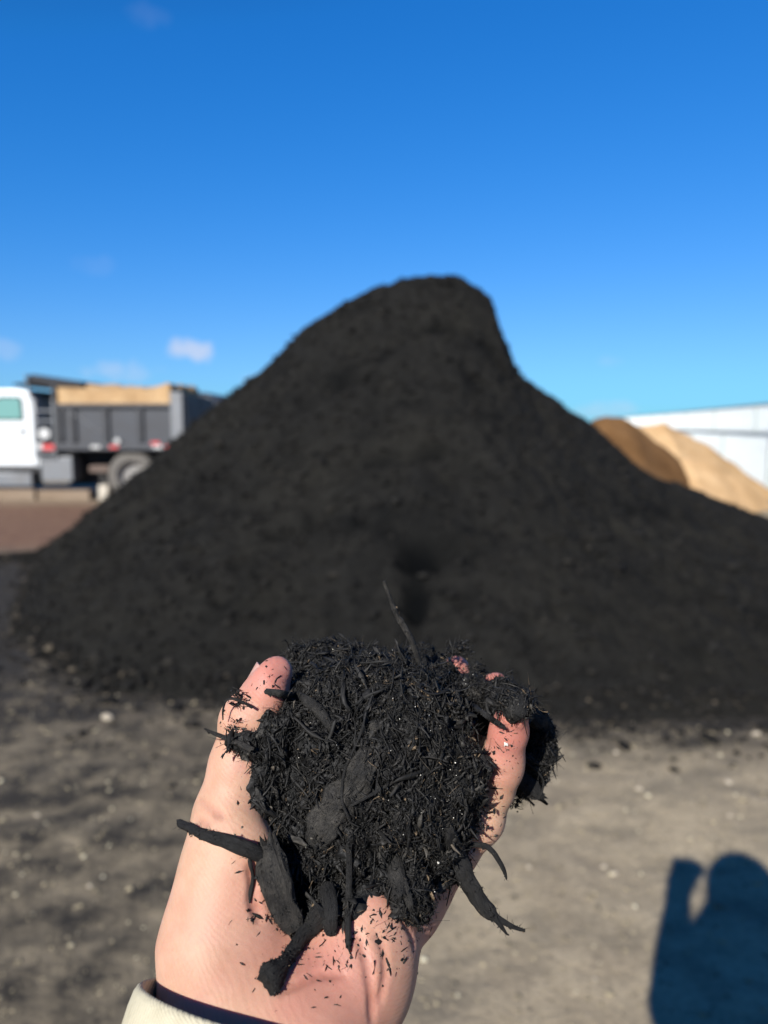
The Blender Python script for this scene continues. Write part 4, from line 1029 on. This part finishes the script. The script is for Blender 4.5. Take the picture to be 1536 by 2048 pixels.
# ragged tufts hanging over the edge of the heap
CEN = C(735, 1560, .285)
for (qx, qy, qd, sz) in ((478, 1402, .262, 1.0), (470, 1450, .261, 1), (478, 1530, .262, .8), (468, 1590, .2605, 1.1), (455, 1632, .259, 1.1), (470, 1662, .2575, .9), (500, 1560, .262, .7), (590, 1300, .300, 1.0), (622, 1290, .302, 1.0), (665, 1296, .304, .7), (740, 1298, .306, .8),
                         (905, 1300, .322, .9), (925, 1292, .32, 1.2), (950, 1330, .318, .8), (1010, 1365, .31, .9), (1040, 1392, .305, .9), (1085, 1440, .306, .8), (1062, 1530, .308, 1.0), (1075, 1550, .308, 1.1), (1045, 1580, .31, .9), (1030, 1600, .31, .7), (972, 1600, .279, .6),
                         (960, 1650, .277, .7), (905, 1690, .276, .9), (860, 1740, .277, .7), (800, 1800, .274, .7), (560, 1835, .2505, .5), (720, 1850, .262, .6), (630, 1850, .256, .6), (1070, 1470, .307, .8), (520, 1700, .2555, .8), (850, 1300, .318, .7)):
    k = int(46 * sz); c0 = C(qx, qy, qd); o_ = c0 - CEN; o_[2] *= .3; o_ /= np.linalg.norm(o_)
    D = o_ + DOWN * .25 + RNG.normal(size=(k, 3)) * .55; D /= np.linalg.norm(D, axis=1, keepdims=True)
    Lh = logn(k, 1.7 * sz, .5, .6, 4.5); P = c0 + RNG.normal(size=(k, 3)) * [1.5, 1.7, 1.5] + D * Lh[:, None] * .55 - o_ * 1.2
    thick = RNG.random(k) < .25
    bag.add(*shreds(P, D, Lh, np.where(thick, .34, .10) * RNG.uniform(.7, 1.3, k), np.where(thick, .2, .09) * RNG.uniform(.7, 1.3, k), 4, 4, np.full(k, .28), tones(k), .2, .28))
    k2 = int(40 * sz); P = c0 + RNG.normal(size=(k2, 3)) * [1.9, 1.9, 1.6] - o_ * .8; Lh = logn(k2, .42, .5, .15, 1.2)
    D = RNG.normal(size=(k2, 3)); D /= np.linalg.norm(D, axis=1, keepdims=True)
    bag.add(*shreds(P, D, Lh, Lh * .8, Lh * .7, 4, 2, np.full(k2, .05), tones(k2), .55, .38))
under_handful(bag.build("mulch_shreds", m_mulch))
# pale mineral specks
m_speck, n, l, b = mat("pale_speck", .35, (.62, .60, .54), spec=.8)
bag = Bag(); k = 420; P, Nn = pick(k); D = dirs(Nn, 1)
Lh = np.clip(RNG.lognormal(-1.9, .45, k), .08, .5); P = P + Nn * RNG.uniform(.2, 1.4, (k, 1))
bag.add(*shreds(P, D, Lh, Lh * .8, Lh * .7, 4, 2, np.full(k, .02), np.ones(k), .5, .3))
under_handful(bag.build("pale_specks", m_speck))

# crumbs and dust on the skin
bag = Bag(); m_speckd = m_mulch
def skin_pts(px, py):
    q = march(HF, px, py)
    return (q, HF.grad(q[None])[0]) if q is not None else (None, None)
PP = []; NN = []
regions = [(560, 1835, 90, 26, 90), (700, 1880, 150, 70, 200), (790, 1840, 100, 50, 170), (880, 1770, 60, 40, 70), (640, 1930, 160, 80, 80), (545, 1360, 40, 40, 34), (1010, 1500, 40, 80, 80), (985, 1620, 28, 70, 46), (930, 1690, 30, 26, 30), (480, 1520, 30, 90, 18), (480, 1700, 40, 50, 30), (500, 1800, 30, 60, 16), (790, 1930, 60, 60, 14), (445, 1430, 22, 60, 8)]
for (cx, cy, sx, sy, k) in regions:
    for _ in range(k):
        q, g = skin_pts(cx + random.gauss(0, sx * .5), cy + random.gauss(0, sy * .5))
        if q is None or MF.sample(q[None])[0] < -2: continue
        PP.append(q); NN.append(g)
PP = np.array(PP); NN = np.array(NN); k = len(PP)
Lh = np.clip(RNG.lognormal(-.80, .65, k), .18, 3.0); wu = np.minimum(Lh * RNG.uniform(.10, .75, k), RNG.uniform(.1, .55, k)); wv_ = np.maximum(wu * .6, .09)
D = dirs(NN, .05, .0)
bag.add(*shreds(PP + NN * (wv_ * .8 + .12)[:, None], D, Lh, wu, wv_, 4, 2, np.full(k, .12), tones(k), .4, .35, side=NN))
tag(bag.build("skin_crumbs", m_mulch), "tiny dark mulch crumbs stuck to the skin of the palm and fingers", "mulch crumbs", kind='stuff')
q, g = skin_pts(1012, 1487)
if q is not None:
    bag = Bag(); bag.add(*shreds((q + g * .4)[None], np.array([[.6, .7, -.2]]) / .95, np.array([.75]), np.array([.7]), np.array([.6]), 6, 3, np.array([.02]), np.array([1.0]), .5, .2))
    tag(bag.build("sand_grain", m_speck), "single pale sand grain stuck to the little finger", "grain")

# ---- individual sticks, roots and bark chips
def bark_material(name, streaks):
    m, n, l, b = mat(name, .80, spec=.26)
    if streaks:
        cx = n.new('ShaderNodeCombineXYZ')
        for i, (nm, sc) in enumerate((('along', .16), ('round_x', .85), ('round_y', .85))): l.new(mathn(n, l, 'MULTIPLY', attr(n, nm), sc), cx.inputs[i])
        def nz_(scale, det, rg):
            x = n.new('ShaderNodeTexNoise'); x.inputs['Scale'].default_value = scale; x.inputs['Detail'].default_value = det; x.inputs['Roughness'].default_value = rg
            l.new(cx.outputs[0], x.inputs['Vector']); return x.outputs['Fac']
        f = nz_(1.6, 6, .7); fs = nz_(5.5, 4, .65)
    else: f = noise(n, l, 420, 5, rough=.7); fs = noise(n, l, 1500, 3)
    f2 = noise(n, l, 2200, 3, rough=.75); fl = noise(n, l, 170, 4, rough=.65)
    c = ramp(n, l, f, [(.30, (.0035, .0035, .0035)), (.5, (.0115, .0112, .011)), (.72, (.024, .0235, .0225))])
    c = mixc(n, l, mathn(n, l, 'MULTIPLY', attr(n, 'tone'), ramp(n, l, fl, [(.38, (.12,) * 3), (.66, (.9,) * 3)]), True), c, (.078, .071, .060))
    c = mixc(n, l, ramp(n, l, fs, [(.38, (.7,) * 3), (.52, (0, 0, 0))]), c, (.0045, .0045, .0045))
    c = mixc(n, l, ramp(n, l, f2, [(.68, (0, 0, 0)), (.75, (.5,) * 3)]), c, (.09, .084, .072))
    l.new(c, b.inputs['Base Color']); p_ = bump(n, l, b, f, 1.0, .0016); p_ = bump(n, l, b, fs, .8, .0008, p_); bump(n, l, b, f2, .5, .0004, p_)
    return m
m_bark = bark_material("black_bark", False); m_stick = bark_material("fibrous_bark", True)
STICKS = []
def surf_mm(px, py, off):
    best = None
    for fld in (HF, MF):
        q = march(fld, px, py)
        if q is not None and (best is None or q[2] < best[2]): best = q
    if best is None: return None
    return best * (1 - off / best[2])
def stick(name, label, pts, tone=.1, flat=1.0, ridges=5, rr=.16, nside=20, nper=16, cat="twig", group=None, parent=None, knobs=(), jag=.5, seed=1):
    """pts: (px, py, depth or None, lift mm, radius mm). depth None -> rests on what lies there"""
    K = []
    for p in pts:
        px, py, d, lift, r_ = p
        if d is None:
            q = surf_mm(px, py, lift)
            if q is None: q = C(px, py, .28)
        else: q = C(px, py, d)
        K.append([*q, r_])
    K = np.array(K, float)
    # Catmull-Rom through the points
    out = []
    for i in range(len(K) - 1):
        p0 = K[max(i - 1, 0)]; p1 = K[i]; p2 = K[i + 1]; p3 = K[min(i + 2, len(K) - 1)]
        for t in np.linspace(0, 1, nper, endpoint=False):
            out.append(.5 * ((2 * p1) + (-p0 + p2) * t + (2 * p0 - 5 * p1 + 4 * p2 - p3) * t * t + (-p0 + 3 * p1 - 3 * p2 + p3) * t ** 3))
    out.append(K[-1]); out = np.array(out); P = out[:, :3]; Rr = np.maximum(out[:, 3], .05)
    T = np.gradient(P, axis=0); T /= np.linalg.norm(T, axis=1, keepdims=True) + 1e-9
    ac_ = np.concatenate([[0], np.cumsum(np.linalg.norm(np.diff(P, axis=0), axis=1))])
    P = P + rr * .45 * np.minimum(Rr, 2)[:, None] * np.stack([vnoise(np.stack([ac_ * .22, np.full(len(P), 3.1 * a + seed), np.zeros(len(P))], -1), 1, seed) for a in range(3)], -1)
    fw = np.array([0, 0, 1.0]); U = np.cross(T, fw); U /= np.linalg.norm(U, axis=1, keepdims=True) + 1e-9; W = np.cross(T, U)
    th = np.linspace(0, 2 * np.pi, nside, endpoint=False)
    arc = np.concatenate([[0], np.cumsum(np.linalg.norm(np.diff(P, axis=0), axis=1))])
    A_, B_ = np.meshgrid(arc, th, indexing='ij')
    nn = vnoise(np.stack([A_ * .10, np.cos(B_) * 2.1, np.sin(B_) * 2.1], -1), 1.0, seed + 3) * rr + .6 * rr * vnoise(np.stack([A_ * .22, np.cos(B_) * 3.5, np.sin(B_) * 3.5], -1), 1.0, seed + 7)
    nn += .30 * rr * np.cos(B_ * ridges + .12 * A_ + 1.3 * np.sin(A_ * .3 + seed)) + .35 * rr * vnoise(np.stack([A_ * .35, np.cos(B_) * 7 * np.minimum(Rr[:, None], 3) / 3, np.sin(B_) * 7 * np.minimum(Rr[:, None], 3) / 3], -1), 1.0, seed + 11)
    rad = Rr[:, None] * (1 + nn)
    for (kp, kr, kw) in knobs: rad *= (1 + kr * np.exp(-((A_ / arc[-1] - kp) / kw) ** 2))
    V = P[:, None] + U[:, None] * (np.cos(B_) * rad)[..., None] + W[:, None] * (np.sin(B_) * rad * flat)[..., None]
    jg = RNG.normal(size=(2, nside)) * jag
    V[0] -= T[0] * (jg[0] * Rr[0])[:, None]; V[-1] += T[-1] * (jg[1] * Rr[-1])[:, None]
    m_ = len(P); V = V.reshape(-1, 3)
    Fq = np.array([(a * nside + c_, a * nside + (c_ + 1) % nside, (a + 1) * nside + (c_ + 1) % nside, (a + 1) * nside + c_) for a in range(m_ - 1) for c_ in range(nside)])
    e0 = len(V); V = np.concatenate([V, [P[0] - T[0] * Rr[0] * .15, P[-1] + T[-1] * Rr[-1] * .15]])
    Ft = np.array([(e0, (c_ + 1) % nside, c_) for c_ in range(nside)] + [(e0 + 1, (m_ - 1) * nside + c_, (m_ - 1) * nside + (c_ + 1) % nside) for c_ in range(nside)])
    o = mesh_obj(name, to_world(V), [Fq, Ft], m_stick, parent, True, {'tone': np.full(len(V), tone), 'along': np.concatenate([A_.ravel(), [0, arc[-1]]]),
        'round_x': np.concatenate([(np.cos(B_) * Rr[:, None]).ravel(), [0, 0]]), 'round_y': np.concatenate([(np.sin(B_) * Rr[:, None]).ravel(), [0, 0]])})
    if Rr.max() > .9: STICKS.append((V[:-2].reshape(m_, nside, 3), P, Rr))
    if label: tag(o, label, cat, group)
    return o
# knobbed root across the heel of the hand
stick("knobbed_root", "black root piece with a knobbed end lying across the heel of the palm",
      [(650, 1822, None, 4.2, 3.7), (625, 1850, None, 4.0, 3.3), (600, 1880, None, 3.6, 2.6), (578, 1912, None, 3.2, 2.4), (565, 1932, None, 3.2, 2.9), (553, 1946, None, 3.2, 4.2), (542, 1957, None, 3.2, 4.9), (533, 1966, None, 3.0, 4.2)], .16, .62, 3, .09, 22, cat="root", knobs=((.62, .10, .02),), jag=.1, seed=4)
stick("bark_piece", "thick charcoal bark stick standing upright at the lower left of the handful",
      [(533, 1690, None, 4.0, 3.3), (541, 1722, None, 4.6, 4.6), (553, 1765, None, 5.0, 5.0), (567, 1810, None, 5.2, 4.9), (580, 1840, None, 4.6, 4.4), (592, 1862, None, 3.6, 2.6)], .75, .55, 4, .20, 32, cat="bark", jag=.8, seed=9)
stick("bark_slab", "broad brownish bark slab slanting down through the middle of the handful",
      [(740, 1496, None, .8, 2.2), (724, 1532, None, 1.3, 3.8), (704, 1572, None, 1.5, 4.6), (684, 1608, None, 1.4, 5.2), (661, 1642, None, 1.3, 5.6), (642, 1672, None, 1.2, 4.8), (626, 1695, None, .7, 2.8)], .8, .40, 4, .42, 40, cat="bark", jag=.6, seed=12)
stick("black_stick", "black stick jutting out left over the base of the thumb",
      [(360, 1646, .257, 0, 1.3), (390, 1661, None, 1.8, 1.7), (420, 1672, None, 2.0, 1.9), (458, 1684, None, 2.2, 2.2), (492, 1698, None, 2.4, 2.5), (525, 1712, None, 1.5, 2.4)], .05, .9, 4, .20, 14, jag=.5, seed=15)
root = stick("forked_root", "forked black root hanging down to the right below the little finger",
      [(892, 1665, None, 2.0, 2.8), (910, 1706, None, 2.6, 3.3), (926, 1742, .270, 0, 3.5), (945, 1778, .269, 0, 3.3), (963, 1808, .268, 0, 2.8), (980, 1826, .267, 0, 2.1), (992, 1836, .2665, 0, 1.3), (1012, 1847, .266, 0, 1.0), (1032, 1856, .266, 0, .8), (1049, 1862, .266, 0, .5)], .12, .85, 4, .24, 14, cat="root", seed=18)
stick("root_fork", None, [(984, 1830, .266, 0, 1.2), (999, 1847, .2655, 0, .95), (1008, 1860, .2655, 0, .7), (1015, 1870, .2655, 0, .35)], .1, 1, 3, .2, 8, parent=root)
stick("root_hair", None, [(912, 1752, .272, 0, .5), (902, 1775, .272, 0, .35), (893, 1812, .273, 0, .2)], .1, 1, 3, .2, 6, parent=root)
stick("upright_stem", "thin grey stem sticking straight up from the top of the handful",
      [(840, 1330, .288, 0, 1.1), (824, 1285, .284, 0, 1.15), (808, 1254, .282, 0, 1.05), (793, 1228, .280, 0, .85), (783, 1205, .279, 0, .68), (774, 1182, .278, 0, .6), (767, 1163, .277, 0, .55)], .95, 1, 3, .22, 10, cat="stem", knobs=((.55, .35, .02), (.7, .3, .015)), jag=.2, seed=21)
stick("pointed_splinter", "dark pointed splinter laid across the tip of the little finger",
      [(915, 1388, None, 1.8, .9), (940, 1406, None, 2.4, 1.1), (965, 1425, .266, 0, 1.1), (988, 1442, .2665, 0, 1.1), (1001, 1450, .267, 0, .8), (1012, 1458, .2675, 0, .12)], .3, .7, 3, .12, 10, cat="splinter", seed=23)
stick("bent_stick", "bent stick resting on the thumb pad and curving into the mulch",
      [(531, 1383, .2575, 0, 1.0), (560, 1387, .2565, 0, 1.35), (590, 1391, None, 2.6, 1.6), (615, 1402, None, 2.8, 1.9), (640, 1424, None, 2.4, 1.9), (658, 1452, None, 1.4, 1.3), (672, 1475, None, 0, .8)], .45, .7, 3, .16, 12, seed=26)
stick("wood_peg", "short blunt wood peg pointing down at the bottom middle of the handful",
      [(655, 1772, None, 2.4, 2.6), (657, 1800, None, 3.0, 3.0), (659, 1832, None, 3.6, 2.9), (661, 1858, None, 3.0, 2.4), (661, 1867, None, 2.6, 1.6)], .10, .75, 4, .10, 16, cat="wood", jag=.3, seed=29)
stick("thin_stick", "thin straight black stick hanging down the palm right of the wood peg",
      [(698, 1690, None, 2.2, 1.0), (698, 1740, None, 2.4, 1.1), (697, 1790, None, 2.2, 1.15), (696, 1840, None, 2.0, 1.15), (697, 1893, None, 1.4, 1.0)], .12, .8, 4, .16, 10, jag=.8, seed=31)
stick("square_chip", "square ended grey wood chip at the lower right edge of the handful",
      [(788, 1720, None, 1.6, 2.6), (792, 1745, None, 2.2, 2.9), (795, 1772, None, 2.4, 2.8), (798, 1795, None, 2.0, 2.2)], .38, .55, 3, .12, 16, cat="wood chip", jag=.4, seed=33)
stick("thin_sliver", "thin grey sliver pointing down beside the square ended chip",
      [(808, 1765, None, 2.0, 1.2), (814, 1790, None, 2.2, 1.5), (820, 1812, None, 1.8, 1.2), (823, 1824, None, 1.4, .5)], .35, .5, 3, .12, 10, cat="sliver", seed=35)
stick("curved_rootlet", "thin curved rootlet arching out right past the base of the little finger",
      [(915, 1692, .276, 0, .6), (942, 1690, .273, 0, .75), (968, 1691, .272, 0, .85), (985, 1703, .271, 0, .85), (998, 1722, .271, 0, .9), (1008, 1742, .271, 0, .75), (1013, 1757, .271, 0, .35)], .1, 1, 3, .2, 9, cat="root", seed=37)
stick("mossy_twig", "thin twig poking out left across the middle of the thumb",
      [(411, 1458, .262, 0, .35), (430, 1468, .2615, 0, .7), (455, 1478, .2585, 0, .8), (480, 1488, .2555, 0, .95), (505, 1500, .254, 0, 1.0)], .5, 1, 3, .24, 9, seed=39)
stick("drooping_fibre", "limp black fibre drooping onto the thumb base under the jutting stick",
      [(500, 1690, .2515, 0, .8), (500, 1722, None, 1.2, .65), (505, 1755, None, .9, .55), (501, 1785, None, .8, .75), (499, 1806, None, .6, .25)], .1, .8, 3, .25, 9, cat="fibre", seed=41)
stick("curled_fibre", "curled hooked fibre at the upper left edge over the thumb joint",
      [(505, 1415, .258, 0, .45), (486, 1405, .2575, 0, .42), (465, 1398, .2575, 0, .38), (452, 1402, .2575, 0, .36), (446, 1420, .258, 0, .32), (446, 1440, .2585, 0, .2)], .1, 1, 3, .25, 8, cat="fibre", seed=43)
stick("leaf_scrap", "flat black scrap stuck over the tip of the little finger",
      [(1050, 1403, None, 1.6, 2.2), (1040, 1418, None, 1.4, 3.0), (1031, 1432, None, 1.2, 2.8), (1026, 1444, None, 1.0, 1.4)], .15, .3, 3, .3, 12, cat="scrap", jag=1.0, seed=45)
stick("brown_chip", "tiny brown wood chip lying on the mulch left of the little finger",
      [(914, 1447, None, 1.2, .8), (928, 1443, None, 1.5, .9), (943, 1441, None, 1.2, .8)], 1.0, .7, 3, .15, 8, cat="wood chip", seed=47)
stick("round_clod", "small round olive clod in the centre of the handful",
      [(744, 1456, None, .6, 1.4), (750, 1454, None, 1.2, 2.3), (757, 1453, None, 1.2, 2.2), (762, 1452, None, .6, 1.2)], .9, .9, 3, .14, 10, cat="clod", seed=49)
stick("overhang_clump", "angular black bark lump hanging out behind the little finger tip",
      [(1060, 1432, .300, 0, 3.0), (1072, 1440, .301, 0, 3.6), (1084, 1447, .302, 0, 3.2), (1097, 1455, .303, 0, 1.6)], .25, .7, 3, .3, 12, cat="bark", jag=.8, seed=51)
stick("hanging_strip", "wide torn bark strip hanging at the right behind the little finger",
      [(1028, 1540, .302, 0, 2.2), (1048, 1562, .302, 0, 3.0), (1066, 1580, .302, 0, 3.0), (1083, 1596, .302, 0, 1.6)], .1, .35, 3, .25, 12, cat="bark", jag=1.0, seed=53)
stick("wire_fibre", "wiry looped fibre hanging under the torn bark strip",
      [(1040, 1575, .301, 0, .3), (1055, 1592, .301, 0, .3), (1075, 1598, .301, 0, .35), (1085, 1580, .301, 0, .35), (1084, 1555, .301, 0, .4), (1060, 1530, .301, 0, .4), (1035, 1515, .301, 0, .4)], .1, 1, 3, .2, 6, cat="fibre", seed=55)
stick("side_rootlet", "stiff little rootlet sticking out right between the bark strip and lump",
      [(1035, 1505, .302, 0, .7), (1058, 1518, .302, 0, .9), (1075, 1526, .302, 0, .8), (1096, 1529, .302, 0, .35)], .2, 1, 3, .25, 8, cat="root", seed=57)
stick("long_needle", "long straight dark needle running down left of the bark slab",
      [(742, 1395, None, 1.6, .45), (720, 1470, None, 2.4, .5), (690, 1540, None, 4.5, .55), (684, 1600, None, 5.5, .55), (700, 1640, None, 4.5, .4)], .15, .8, 3, .15, 7, cat="needle", seed=59)
stick("cross_twig", "thin twig lying crosswise on the right half of the handful",
      [(700, 1612, None, 3.0, .5), (745, 1588, None, 2.4, .55), (790, 1562, None, 2.0, .55), (812, 1552, None, 1.4, .4)], .3, .9, 3, .18, 7, seed=61)

# shreds and crumbs clinging to the bigger pieces
bag = Bag()
for (G, Pc, Rr) in STICKS:
    ar = float(np.linalg.norm(np.diff(Pc, axis=0), axis=1).sum() * Rr.mean() * 2)
    k = int(min(420, 3 + ar * .9)); a_ = RNG.integers(0, len(Pc), k); c_ = RNG.integers(0, G.shape[1], k)
    P = G[a_, c_]; Nn = P - Pc[a_]; Nn /= np.linalg.norm(Nn, axis=1, keepdims=True) + 1e-9
    ok = Nn[:, 2] < .3; P, Nn = P[ok], Nn[ok]; k = len(P)
    if not k: continue
    fib = RNG.random(k) < .35
    Lh = np.where(fib, logn(k, 1.0, .4, .4, 2.5), logn(k, .26, .45, .1, .7)); D = dirs(Nn, .9)
    bag.add(*shreds(P + Nn * .12 + D * (fib * Lh * .5)[:, None], D, Lh, np.where(fib, .08, Lh * .8), np.where(fib, .07, Lh * .6), 4, 3, np.where(fib, .22, .05), tones(k), .4, .35))
under_handful(bag.build("clinging_shreds", m_mulch))

# ---- splinters and bark chips one can pick out, spread through the handful
def proto_meshes(name, kind, nvar):
    out = []
    for q in range(nvar):
        P = np.zeros((1, 3)); D = np.array([[1.0, 0, 0]])
        if kind == 'splinter': V, F, T = shreds(P, D, np.array([1.0]), np.array([RNG.uniform(.07, .12)]), np.array([RNG.uniform(.04, .07)]), 6, 5, np.array([.15]), np.array([RNG.uniform(.05, .6)]), .5, .30)
        else: V, F, T = shreds(P, D, np.array([1.0]), np.array([RNG.uniform(.26, .42)]), np.array([RNG.uniform(.07, .13)]), 7, 5, np.array([.10]), np.array([RNG.uniform(.1, .9)]), .7, .16)
        o = mesh_obj(name, V * .001, F, m_bark if kind == 'chip' else m_mulch, None, False, {'tone': T}); me = o.data; bpy.data.objects.remove(o); out.append(me)
    return out
sp_m = proto_meshes("wood_splinter", 'splinter', 14); ch_m = proto_meshes("bark_chip", 'chip', 12)
fr = cand[(MN[cand, 2] < .25)]
MARKS = [(C(*c_), nm_) for c_, nm_ in (((560, 1345, .28), "thumb tip"), ((500, 1480, .262), "thumb joint"), ((500, 1660, .258), "stick jutting out left"), ((560, 1770, .255), "thick charcoal bark stick"),
         ((660, 1830, .258), "wood peg at the bottom"), ((690, 1600, .255), "brownish bark slab"), ((795, 1760, .265), "square ended chip"), ((900, 1680, .272), "forked root"), ((965, 1560, .275), "little finger"),
         ((1005, 1410, .275), "little finger tip"), ((905, 1330, .32), "half buried middle fingertip"), ((820, 1300, .295), "upright grey stem"), ((650, 1320, .30), "bent stick"), ((755, 1455, .262), "round olive clod"), ((850, 1500, .262), "middle of its right half"))]
def spread(k, meshes, name, lo, hi, label, cat, group, lift, sink):
    P, Nn = pick(k, fr); D = dirs(Nn, lift, .6)
    for i in range(k):
        o = bpy.data.objects.new(name, meshes[i % len(meshes)]); COL.objects.link(o)
        x = Vector(D[i] @ BASIS); z = Vector(Nn[i] @ BASIS); z = (z - x * z.dot(x)).normalized(); y = z.cross(x)
        s_ = RNG.uniform(lo, hi)
        Mx = Matrix((x, y, z)).transposed().to_4x4(); Mx.translation = Vector(to_world(P[i] + Nn[i] * sink))
        o.matrix_world = Mx @ Matrix.Diagonal((s_, s_ * RNG.uniform(.8, 1.2), s_, 1))
        lm_ = min(MARKS, key=lambda q: np.linalg.norm(q[0] - P[i]))[1]
        tag(o, label + lm_, cat, group)
spread(250, sp_m, "wood_splinter", 4.0, 8.5, "small wood splinter in the handful, nearest the ", "splinter", "wood splinters in the handful of mulch", .22, .9)
spread(95, ch_m, "bark_chip", 2.2, 4.6, "flat bark chip in the handful, nearest the ", "bark chip", "bark chips in the handful of mulch", .2, .7)
